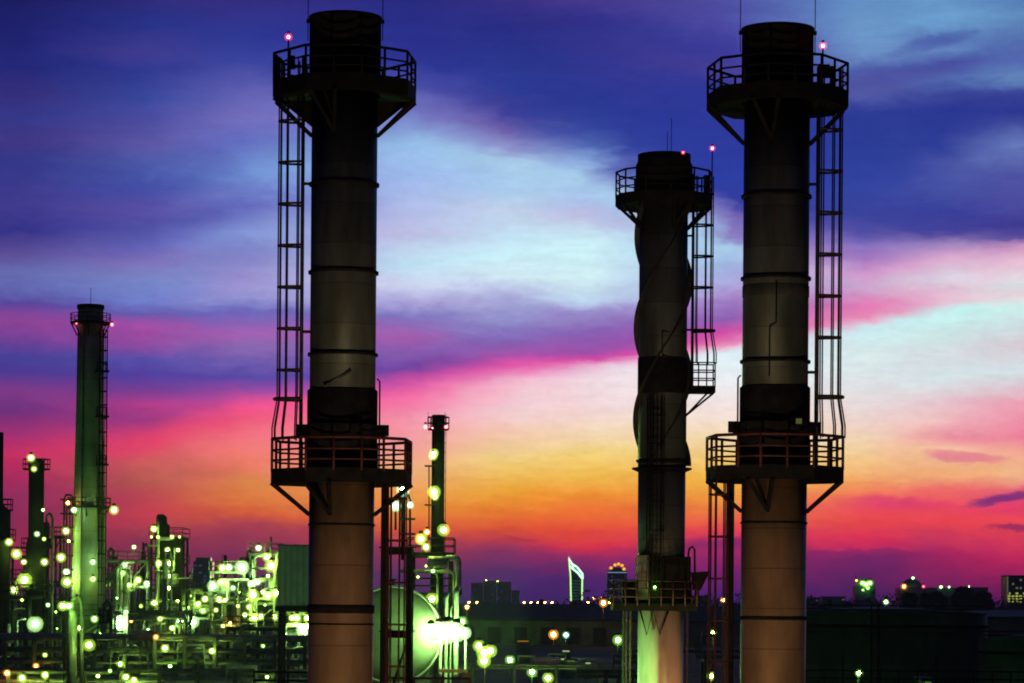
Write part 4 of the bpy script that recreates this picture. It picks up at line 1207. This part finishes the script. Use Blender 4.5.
def flood_bar():
    Y = 163.0
    base = at(448, HOR, Y); base.z = 0
    th = Thing("floodlight_bar", "blazing white green floodlight bar in front of the round drum end", "floodlight", base)
    p = at(448, 640, Y)
    th.part("pole", MB().tube((p.x, Y, 0), p, .07, 8), DARK)
    a, b = at(428, 639, Y), at(466, 639, Y)
    th.part("cross_arm", MB().box((a + b) / 2, (b.x - a.x, .08, .08)), DARK)
    for x, y, r, yy in ((431, 632, 8.0, 164.1), (439, 630, 8.0, 164.2), (441, 638, 6.5, 164.2), (448, 632, 10.0, 159.2), (457, 632, 8.8, 159.2), (465, 633, 5.6, 159.2)):
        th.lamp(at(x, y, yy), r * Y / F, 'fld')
        th.part("lamp_arm", MB().path([at(x, 640, yy), at(x, 640, Y)], .03, 5), DARK)
    return th
flood_bar()

# ------------------------------------------------------------------ lamp posts of the yard
def post(px, py, Y, r, kind, label, heads=None, group=None):
    p = at(px, py, Y); base = Vector((p.x, Y, 0))
    th = Thing("lamp_post", label, "lamp post", base, group)
    rr = r * Y / F
    th.part("pole", MB().tube(base, p + Vector((0, 0.25 + rr, rr * 1.2)), .09, 6), DARK)
    th.part("arm", MB().path([p + Vector((0, .25 + rr, rr * 1.2)), p + Vector((0, 0, rr * 1.3))], .06, 5), DARK)
    for hx, hy, hr in (heads or [(px, py, r)]):
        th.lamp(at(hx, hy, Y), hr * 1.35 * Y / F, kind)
    return th
post(485, 654, 330, 4, 'yel', "light mast with a cluster of four yellow green lamps", heads=[(479, 646, 4.2), (484, 653, 5.0), (490.5, 651, 4.4), (484, 661, 4.6)])
post(510, 660, 420, 3.4, 'grn', "green lamp post just right of the four-lamp mast")
post(532, 672, 360, 3.6, 'grn', "green lamp post below the long pipe bridge, nearer the drum")
post(548, 678, 340, 3.8, 'yel', "lowest yellow green lamp post at the bottom edge of the yard")
post(553.5, 634.5, 700, 3.4, 'ora', "orange lamp post before the long shed")
post(566, 635, 720, 2.4, 'tea', "pale teal lamp post beside the orange one")
post(618, 640, 520, 3.6, 'grn', "round green lamp post left of the spiral stack's foot")
post(462, 622, 905, 4.0, 'grn', "green lamp post at the end of the long shed, just past the pipes")
post(713, 633, 420, 2.4, 'yel', "small yellow lamp post seen between the two nearest dark stacks")
post(723.5, 600, 420, 2.2, 'ora', "tall orange lamp post close to the red ladder cage")
post(711, 676, 330, 3.0, 'yel', "low yellow lamp post beneath the red ladder cage")
post(859, 673, 190, 2.6, 'grn', "dim green lamp post in front of the dark green tank")
post(467, 607, 600, 2.0, 'ora', "small orange lamp post behind the elbow pipe")
post(603.5, 603, 900, 3.0, 'ora', "orange lamp post at the tree line near the spiral stack")
post(886, 602, 800, 2.0, 'grn', "green lamp post among trees behind the tank")
for i, x in enumerate((469, 477, 524, 531, 538, 545, 552, 588, 594, 600.5, 609.5)):
    post(x, 602.5 - (4.2 if x > 590 and x < 609 else 0), 2300, 1.1 if x < 590 else 1.3, 'ora', "tiny far street lamp in the row under the city towers", group="street lamps far off under the city towers")

# ------------------------------------------------------------------ yard: shed, cabins, pipe bridge, tanks
def shed(px0, px1, yr, ye, yb, Y, label, depth=40):
    a, b = at(px0, HOR, Y).x, at(px1, HOR, Y).x
    zr, ze = at((px0 + px1) / 2, yr, Y).z, at((px0 + px1) / 2, ye, Y).z
    th = Thing("long_shed", label, "shed", ((a + b) / 2, Y + depth / 2, 0))
    w = MB()
    n = int((b - a) / 0.9)
    top = [(a + (b - a) * i / n, Y + (0.10 if i % 2 else 0.0)) for i in range(n + 1)] + [(b, Y + depth), (a, Y + depth)]
    w.prism(top, 0, ze)
    th.part("wall", w, WALLM)
    rf = MB()
    rf.add([(a - 1.5, Y - 1.5, ze - .3), (b + 1.5, Y - 1.5, ze - .3), (b + 1.5, Y + depth / 2, zr), (a - 1.5, Y + depth / 2, zr), (a - 1.5, Y + depth + 1.5, ze - .3), (b + 1.5, Y + depth + 1.5, ze - .3),
            (a - 1.5, Y - 1.5, ze + .3), (b + 1.5, Y - 1.5, ze + .3), (b + 1.5, Y + depth / 2, zr + .6), (a - 1.5, Y + depth / 2, zr + .6), (a - 1.5, Y + depth + 1.5, ze + .3), (b + 1.5, Y + depth + 1.5, ze + .3)],
           [(0, 3, 2, 1), (3, 4, 5, 2), (6, 7, 8, 9), (9, 8, 11, 10), (0, 1, 7, 6), (4, 10, 11, 5), (0, 6, 9, 3), (3, 9, 10, 4), (1, 2, 8, 7), (2, 5, 11, 8)])
    th.part("roof", rf, ROOFM)
    return th, a, b, ze
sh, a, b, ze = shed(438, 640, 606, 620, 640, 930, "long low shed with a dark roof and ribbed wall beyond the yard")
for i in range(6):
    x = a + (b - a) * (.15 + .13 * i)
    sh.part("door", MB().box((x, 929.7, 3.2), (4.2, .3, 5.6)), ROOFM)
shed(690, 775, 608, 622, 640, 980, "smaller shed seen between the spiral stack and its neighbour", 30)
shed(985, 1060, 613, 618, 624, 620, "flat shed with a pale roof edge at the picture's far corner", 30)

def cabin(px, py, wpx, hpx, Y, label, lit):
    p = at(px, py, Y)
    w, h = wpx * Y / F, hpx * Y / F
    base = Vector((p.x, Y, 0))
    th = Thing("site_cabin", label, "cabin", base, None)
    H = p.z + h / 2
    th.part("wall", MB().box((p.x, Y + 1.5, H / 2), (w * 1.35, 3.0, H)), WALLM)
    th.part("roof", MB().box((p.x, Y + 1.5, H + .12), (w * 1.35 + .4, 3.5, .24)), ROOFM)
    th.part("window", MB().box((p.x, Y - .04, H - h * .6), (w, .1, h * .9)), lit)
LW = emit("lit_window_pale", (0.55, 0.75, 0.35), 0.55, False)
LWD = emit("lit_window_dim", (0.45, 0.55, 0.22), 0.22, False)
LWY = emit("lit_window_yellow", (0.75, 0.80, 0.12), 0.6, False)
cabin(566, 651, 7, 1.6, 560, "cabin with a pale lit window strip in the yard", LW)
cabin(563, 659, 4, 1.8, 530, "little cabin with a small bright window", LW)
cabin(571, 661, 8, 1.5, 525, "low cabin with a wide dim window", LWD)
cabin(588, 663, 5, 1.8, 520, "cabin with a lit window nearest the spiral stack", LW)
cabin(523, 641, 11, 1.4, 640, "cabin with an orange lit strip before the shed", emit("lit_window_orange", (0.8, 0.35, 0.03), 0.35, False))
cabin(535, 676, 6, 1.2, 470, "small cabin between the lowest lamp posts", LWD)
cabin(928, 683, 6, 3, 185, "cabin with a green lit window below the dark green tank", emit("lit_window_green", (0.15, 0.45, 0.06), 0.4, False))

rack(452, 662, (666, 669), 345, "thin pipe bridge crossing the yard behind the four-lamp mast", 5, (), 51, radius=(.1, .16))
rack(640, 745, (652, 658), 260, "short pipe rack running between the spiral stack and the red ladder cage", 4, (), 52, radius=(.12, .2))
rack(600, 640, (672, 677), 250, "stub of pipe rack at the spiral stack's foot", 3, (), 53, radius=(.12, .2))

def tank(px, Y, rpx, ytop, label, m, seed=0):
    c = at(px, HOR, Y); c.z = 0
    r = rpx * Y / F
    zt = at(px, ytop, Y).z
    th = Thing("storage_tank", label, "tank", c)
    th.part("shell", MB().lathe((c.x, c.y, 0), [(r, 0), (r, zt)], 96), m)
    th.part("roof", MB().lathe((c.x, c.y, zt), [(r + .05, .01), (r * .5, .32), (.3, .5)], 64), m)
    dz = 12.5 * Y / F
    th.part("wind_girder", MB().lathe((c.x, c.y, zt - dz), [(r, -.12), (r + .35, -.06), (r + .35, .06), (r, .12)], 96, cap=False), SOOT)
    rl = MB()
    n = 40
    for h in (.5, 1.0):
        rl.path([(c.x + r * math.cos(2 * PI * i / n), c.y + r * math.sin(2 * PI * i / n), zt + h * .6) for i in range(n)], .03, 5, True)
    th.part("railing", rl, SOOT)
    an = R(-100)
    ladder(th, (c.x, c.y), an, r + .25, 0, zt + .6, SOOT, cage=False)
    th.part("pipe", MB().path([(c.x + r * .25, c.y - r * 1.0, 0), (c.x + r * .25, c.y - r * 1.0, zt * .6), (c.x + r * .25, c.y - r * .95, zt * .62)], .15, 8), PIPED)
tank(880, 220, 106, 613, "wide dark green storage tank beside the tall stack", TANKG)
tank(1046, 205, 66, 640, "lower dark tank half out of the picture", TANKG)
# dark railing and posts in front of the tank
def yard_fence():
    Y = 178.0
    th = Thing("yard_fence", "dark post and rail fence in front of the storage tanks", "fence", (at(900, HOR, Y).x, Y, 0))
    z = at(900, 671, Y).z
    x0, x1 = at(806, HOR, Y).x, at(1030, HOR, Y).x
    for q in (0, .5):
        th.part("rail", MB().tube((x0, Y, z - q), (x1, Y, z - q), .05, 6), SOOT)
    n = 12
    for i in range(n + 1):
        x = x0 + (x1 - x0) * i / n
        th.part("post", MB().box((x, Y, (z + (1.0 if i in (2, 7) else 0)) / 2), (.1, .1, z + (1.0 if i in (2, 7) else 0))), SOOT)
yard_fence()

# ------------------------------------------------------------------ woods and trees
def leafclump(mb, c, r, n, size, r_):
    vs, fs = [], []
    for i in range(n):
        d = Vector((r_.gauss(0, 1), r_.gauss(0, 1), r_.gauss(0, 1))).normalized() * (r * r_.random() ** .4)
        p = Vector(c) + Vector((d.x, d.y, d.z * .8))
        u = Vector((r_.gauss(0, 1), r_.gauss(0, 1), r_.gauss(0, 1))).normalized() * size * r_.uniform(.6, 1.3)
        v = u.orthogonal().normalized() * size * r_.uniform(.4, .9)
        k = len(vs)
        vs += [p - u, p + v, p + u, p - v]
        fs.append((k, k + 1, k + 2, k + 3))
    mb.add(vs, fs)
r_ = random.Random(11)
wd = MB()
for i in range(520):
    Y = r_.uniform(1150, 1700)
    x = r_.uniform(-.21, .21) * Y
    h = r_.uniform(10, 16.5) if x < 0.02 * Y else r_.choice((12, 14, 16, 18, 21)) + r_.uniform(-1.5, 1.5)
    leafclump(wd, (x, Y, h * .66), h * .36, 60, 0.85, r_)
    leafclump(wd, (x + r_.uniform(-6, 6), Y, h * .3), h * .36, 16, 2.0, r_)
solo("woods", wd, LEAF, (0, 1400, 0), kind="stuff")

def tree(px, ytop, wpx, Y, label):
    r_ = random.Random(int(px))
    base = at(px, HOR, Y); base.z = 0
    H = at(px, ytop, Y).z
    w = wpx * Y / F
    th = Thing("tree", label, "tree", base)
    tk = MB()
    tk.tube(base, base + Vector((0, 0, H * .55)), .45, 8, .25)
    for i in range(5):
        a = r_.uniform(0, 2 * PI)
        tk.tube(base + Vector((0, 0, H * r_.uniform(.3, .5))), base + Vector((math.cos(a) * w * .3, math.sin(a) * w * .3, H * r_.uniform(.65, .85))), .18, 6, .06)
    th.part("trunk", tk, BARK)
    cr_ = MB()
    for i in range(22):
        a = r_.uniform(0, 2 * PI); d = w * .38 * r_.random() ** .5
        z = H * r_.uniform(.42, .92)
        k = 1 - max(0, (z / H - .6)) * 1.3
        leafclump(cr_, base + Vector((math.cos(a) * d * k, math.sin(a) * d * k, z)), w * .17, 120, .75, r_)
    th.part("crown", cr_, LEAF)
tree(908, 591, 26, 880, "rounded dark tree before the dome-topped building")
tree(935, 587, 36, 900, "broad dark tree below the flat lit rooftops")
tree(964, 586, 34, 890, "dark tree with a high rounded crown, third behind the tank")
tree(984, 590, 26, 910, "dark tree nearest the yellow lit block")
tree(541, 598, 12, 1000, "small dark tree left of the neon-edged tower")
tree(827, 599, 16, 1000, "low dark tree just clear of the tall stack")
tree(849, 600, 18, 990, "low dark tree under the tower with green crown lights")

# ------------------------------------------------------------------ city
def tower(name, px0, px1, ytop, Y, label, m=None, depth=None, top=None):
    a, b = at(px0, HOR, Y).x, at(px1, HOR, Y).x
    zt = at((px0 + px1) / 2, ytop, Y).z
    d = depth or (b - a)
    th = Thing(name, label, "building", ((a + b) / 2, Y + d / 2, 0))
    th.part("wall", MB().box(((a + b) / 2, Y + d / 2, zt / 2), (b - a, d, zt)), m or CITY)
    return th, a, b, zt
def windows(th, a, b, Y, z0, z1, nx, nz, m, p, seed, size=(.55, .5)):
    r_ = random.Random(seed)
    for i in range(nx):
        for j in range(nz):
            if r_.random() < p:
                x = a + (b - a) * (i + .5) / nx; z = z0 + (z1 - z0) * (j + .5) / nz
                th.part("window", MB().box((x, Y - .1, z), ((b - a) / nx * size[0], .3, (z1 - z0) / nz * size[1])), m)
DIMB = emit("dim_blue_window", (0.05, 0.10, 0.25), 0.35, False)

th, a, b, zt = tower("office_tower", 193, 212, 561, 2500, "navy tower standing alone behind the lamp-dotted refinery", CITYD)
th.part("roof_block", MB().box(((a + b) / 2, 2500 + (b - a) / 2, zt + 1.6), ((b - a) * .78, (b - a) * .7, 3.2)), CITYD)
windows(th, a, b, 2500, zt * .5, zt * .95, 4, 7, DIMB, .25, 5)
th, a, b, zt = tower("office_tower", 211, 219, 567, 2600, "lower navy slab against the lone tower's flank", CITYD)
th.part("roof_block", MB().box(((a + b) / 2, 2604, zt + 1), ((b - a) * .6, 3, 2)), CITYD)

Y = 3000
for i, (x0, x1, yt, lab) in enumerate(((471, 483, 583.5, "slab block at the near end of the three joined blue grey blocks"), (483.4, 496.6, 581.5, "middle slab of the joined blue grey blocks with a roof beacon"), (497, 511, 582.5, "third slab of the joined blue grey blocks, beacon on its corner"), (511.4, 519.5, 591, "short blue grey slab at the end of the joined blocks"))):
    th, a, b, zt = tower("apartment_block", x0, x1, yt, Y + i * 6, lab, CITY, 14)
    th.part("roof", MB().box(((a + b) / 2, Y + i * 6 + 7, zt + .35), (b - a + .4, 14.4, .7)), ROOFM)
    for k in range(1, 3):
        th.part("pier", MB().box((a + (b - a) * k / 3, Y + i * 6 - .2, zt / 2), (.5, .5, zt)), CITYD)
    if i in (1, 2):
        th.lamp((a + (.2 if i == 1 else .03) * (b - a), Y - 2, zt + 1.2), 1.0, 'yel', True)
    windows(th, a, b, Y + i * 6, zt * .4, zt * .95, 5, 6, DIMB, .06, 40 + i)

# tower edged with neon, its top cut on a slant
def neon_tower():
    Y = 3000
    th = Thing("neon_edged_tower", "tower with a slanted top outlined in white green neon", "building", (at(576, HOR, Y).x, Y + 7, 0))
    P = lambda x, y: (at(x, y, Y).x, at(x, y, Y).z)
    body = [(P(570, 603)[0], 0), (P(582.5, 603)[0], 0), P(582.5, 577), P(569.5, 565)]
    th.part("wall", MB().slab(body, Y, Y + 14), CITYD)
    NE = emit("neon_tube", (0.55, 1.0, 0.70), 2.2, False)
    NG = emit("neon_tube_yellow", (0.55, 1.0, 0.30), 1.6, False)
    NEc = emit("neon_tube_core", (0.75, 1.0, 0.85), 2.4, False)
    def strip(pts, m, r=.55):
        th.part("neon_tube", MB().path([Vector((at(x, y, Y - .6))) for x, y in pts], r, 6), m)
    strip([(569, 558), (569.5, 566), (570.5, 576), (571, 601)], NG, .85)
    strip([(582.3, 577), (582, 601)], NG, .85)
    strip([(569, 559), (572, 564), (577, 567), (582.5, 574), (582.5, 579)], NE, 1.05)
    strip([(569.5, 566), (573, 569), (578, 573), (582.5, 579)], NE, 1.05)
    strip([(572, 564), (574, 570), (578, 573)], NE, .5)
    th.part("lit_top_panel", MB().slab([P(570, 562.5), P(582.3, 575), P(582.3, 578.5), P(570, 566.5)], Y - .35, Y - .05), emit("lit_top_glass", (0.35, 0.9, 0.5), 0.55, False))
    for k in range(7):
        th.part("window", MB().box(at(576.5, 581 + k * 3, Y - .1), (9.5, .25, 1.0)), emit("dim_teal_window", (0.03, 0.16, 0.12), 0.5, False))
    th.part("spire", MB().tube(at(569, 562, Y + .4), at(569, 556.5, Y + .4), .45, 6, .15), NEc)
neon_tower()

def flame_tower():
    Y = 2900
    th, a, b, zt = tower("office_tower", 607, 627, 571, Y, "dark tower with orange lights blazing on its roof", CITYD)
    s = Y / F
    OR = emit("orange_crown_light", (1.0, 0.42, 0.03), 1.6, False)
    th.part("crown", MB().box(((a + b) / 2, Y + 8, zt + 1.8), ((b - a) * .75, 12, 3.6)), CITYD)
    for k, (x, y) in enumerate(((611, 568), (615, 565), (618.5, 564), (622, 565.5), (624, 569))):
        th.part("crown_light", MB().ball(at(x, y, Y - .5), 1.75 * s, 2, (1, .5, .9)), OR)
    th.part("light_band", MB().box(((a + b) / 2, Y - .2, at(617, 572.5, Y).z), ((b - a) * .96, .4, .9)), emit("pale_band", (0.35, 0.55, 0.8), .6, False))
    windows(th, a, b, Y, zt * .3, zt * .92, 6, 9, DIMB, .5, 9)
    th, a, b, zt = tower("office_tower", 627.5, 640, 585, 2950, "lower dark block between the orange-crowned tower and the spiral stack", CITYD)
    th.part("roof", MB().box(((a + b) / 2, 2957, zt + .5), (b - a + .5, 14, 1)), ROOFM)
flame_tower()

def right_city():
    Y = 2400
    s = Y / F
    th, a, b, zt = tower("office_tower", 855, 875.5, 586, Y, "dark tower crowned with clustered green lights behind the tank", CITYD)
    th.part("roof_block", MB().slab([(a + 1, zt), (b - 1, zt), (b - 3, zt + 6), (a + 3, zt + 6)], Y + 2, Y + 14), CITYD)
    for x, y, r, k in ((862.5, 583, 2.4, 'grn'), (866, 584.5, 2.2, 'grn'), (870, 583, 2.4, 'grn'), (868, 588, 1.6, 'grn'), (863, 590, 1.2, 'grn'), (856.5, 580.5, 1.2, 'ora')):
        S(th, x, y, Y - 2, r, k, True)
    th.part("mast", MB().tube(at(856, 588, Y), at(856, 575, Y), .5, 5), CITYD)
    th, a, b, zt = tower("domed_building", 899, 928, 588, Y + 100, "stepped building with a rounded top and a white beacon", CITYD)
    cx = (a + b) / 2
    th.part("dome", MB().lathe((cx, Y + 112, zt), [(b - cx - 2, 0), (b - cx - 3.5, 2.5), (8, 5), (5, 7.5), (1, 9)], 24), CITYD)
    for x, y, r, k in ((904, 586.5, 1.9, 'ora'), (913, 578, 1.6, 'wht'), (923.5, 586.5, 1.3, 'red')):
        S(th, x, y, Y + 95, r, k, True)
    th, a, b, zt = tower("apartment_block", 929, 960, 588.5, Y + 60, "flat-roofed dark block with two white roof lamps", CITYD, 14)
    th.part("roof", MB().box(((a + b) / 2, Y + 67, zt + .4), (b - a + .6, 14.5, .8)), ROOFM)
    for x in (941, 949): S(th, x, 587, Y + 58, 1.1, 'wht', True)
    th, a, b, zt = tower("apartment_block", 961, 988, 588, Y + 80, "flat-roofed dark block with a single white roof lamp", CITYD, 14)
    th.part("roof", MB().box(((a + b) / 2, Y + 87, zt + .4), (b - a + .6, 14.5, .8)), ROOFM)
    S(th, 969, 586.5, Y + 78, 1.2, 'wht', True)
    Y2 = 1900
    th, a, b, zt = tower("apartment_block", 1007, 1042, 576.5, Y2, "block with yellow lit floors cut by the picture edge", CITYD)
    windows(th, a, b, Y2, at(1015, 603, Y2).z, at(1015, 592, Y2).z, 9, 4, LWY, .7, 12, (.7, .6))
    windows(th, a, b, Y2, at(1015, 590, Y2).z, at(1015, 578, Y2).z, 9, 3, LWD, .22, 13)
    th.part("corner_strip", MB().box((a + .3, Y2 - .15, (zt + at(1015, 602, Y2).z) / 2), (.7, .3, zt - at(1015, 602, Y2).z)), LWD)
    th.part("roof", MB().box(((a + b) / 2, Y2 + 12, zt + .4), (b - a + .5, 24, .8)), ROOFM)
right_city()
Y = 2800
r_ = random.Random(5)
for i, (x0, x1, yt, lab) in enumerate(((808, 820, 598, "lowest far block just past the tall stack"), (822, 845, 597, "long low far block left of the green-crowned tower"), (690, 707, 596, "far low block seen through the gap beside the hopper"))):
    th, a, b, zt = tower("apartment_block", x0, x1, yt, Y + 20 * i, lab, CITY, 14)
    th.part("roof", MB().box(((a + b) / 2, Y + 20 * i + 7, zt + .3), (b - a + .4, 14.4, .6)), ROOFM)
    windows(th, a, b, Y + 20 * i, zt * .5, zt * .95, 6, 3, LWD, .15, 60 + i)

# ------------------------------------------------------------------ floodlights at the stacks' feet (below the frame)
def flood(x, y, z, target, energy, color, label, size=0.25, cone=75):
    th = Thing("floodlight", label, "floodlight", (x, y, 0))
    th.part("pole", MB().tube((x, y, 0), (x, y, z - .35), .08, 8), DARK)
    d = (Vector(target) - Vector((x, y, z))).normalized()
    p = Vector((x, y, z))
    th.part("lamp_head", MB().tube(p - d * .45, p - d * .05, .18, 12, .32), DARK)
    ld = bpy.data.lights.new("floodlight_lamp", 'SPOT')
    ld.energy = energy; ld.color = color; ld.shadow_soft_size = size; ld.spot_size = R(cone); ld.spot_blend = 1.0
    lo = bpy.data.objects.new("floodlight_lamp", ld)
    col.objects.link(lo)
    lo.parent = th.o
    lo.location = p - th.loc
    lo.rotation_euler = d.to_track_quat('-Z', 'Y').to_euler()
WARM = (1.0, 0.70, 0.38)
flood(c1[0] + 3.5, c1[1] - 29, 2.5, (c1[0], c1[1], 21), 14500, WARM, "warm floodlight aimed up at the stack with the left ladder")
flood(c3[0] - 4.5, c3[1] - 29, 2.5, (c3[0], c3[1], 21), 14500, WARM, "warm floodlight aimed up at the stack near the green tank")
flood(c2[0] - 7.5, c2[1] - 5.0, 7.5, (c2[0], c2[1], 11.0), 12000, (0.42, 1.0, 0.25), "green floodlight at the spiral stack's foot", cone=76)
flood(c2[0] + 2.5, c2[1] - 9.0, 7.0, (c2[0], c2[1], 11.0), 3600, (1.0, 0.42, 0.18), "red orange floodlight at the spiral stack's foot", cone=76)
px_ = at(88, HOR, 311)
flood(px_.x - 12, 290, 3, (px_.x, 311, 24), 7000, (0.20, 1.0, 0.08), "green floodlight at the concrete stack's foot", cone=70)
px_ = at(290, HOR, 190)
flood(px_.x - 8, 172, 5, (px_.x, 190, 15), 3600, (0.55, 1.0, 0.45), "green floodlight by the clad box's legs")

# ------------------------------------------------------------------ haze, and mist added for the plant lamps' glow
def mist(name, x0, x1, y0, y1, z1, dens, colr):
    m = bpy.data.materials.new("air_" + name)
    m.use_nodes = True
    nt = m.node_tree
    nt.nodes.clear()
    o = nt.nodes.new("ShaderNodeOutputMaterial")
    v = nt.nodes.new("ShaderNodeVolumePrincipled")
    v.inputs["Color"].default_value = (*colr, 1)
    v.inputs["Density"].default_value = dens
    v.inputs["Anisotropy"].default_value = 0.2
    nt.links.new(v.outputs[0], o.inputs["Volume"])
    solo(name, MB().box(((x0 + x1) / 2, (y0 + y1) / 2, (z1 - 1) / 2), (x1 - x0, y1 - y0, z1 + 1)), m, (0, 0, 0), kind="stuff")
mist("haze", -1500, 1500, -60, 4600, 80, 0.00010, (0.80, 0.82, 1.0))
mist("glow_mist", -75, 1, 125, 395, 24, 0.00026, (0.9, 0.95, 0.9))  # scattering volume added so the plant lamps glow

# ------------------------------------------------------------------ render settings
scene.render.engine = 'CYCLES'
cy = scene.cycles
cy.use_denoising = True
try:
    cy.denoiser = 'OPENIMAGEDENOISE'
except Exception:
    pass
cy.max_bounces = 6
cy.volume_bounces = 0
cy.diffuse_bounces = 2
cy.glossy_bounces = 2
cy.transparent_max_bounces = 16
cy.sample_clamp_indirect = 4.0
cy.filter_width = 1.9
cy.use_light_tree = True
vs = scene.view_settings
vs.view_transform = 'Standard'
vs.look = 'None'
vs.exposure = 0.0
vs.gamma = 1.0
vs.use_curve_mapping = False
scene.display_settings.display_device = 'sRGB'
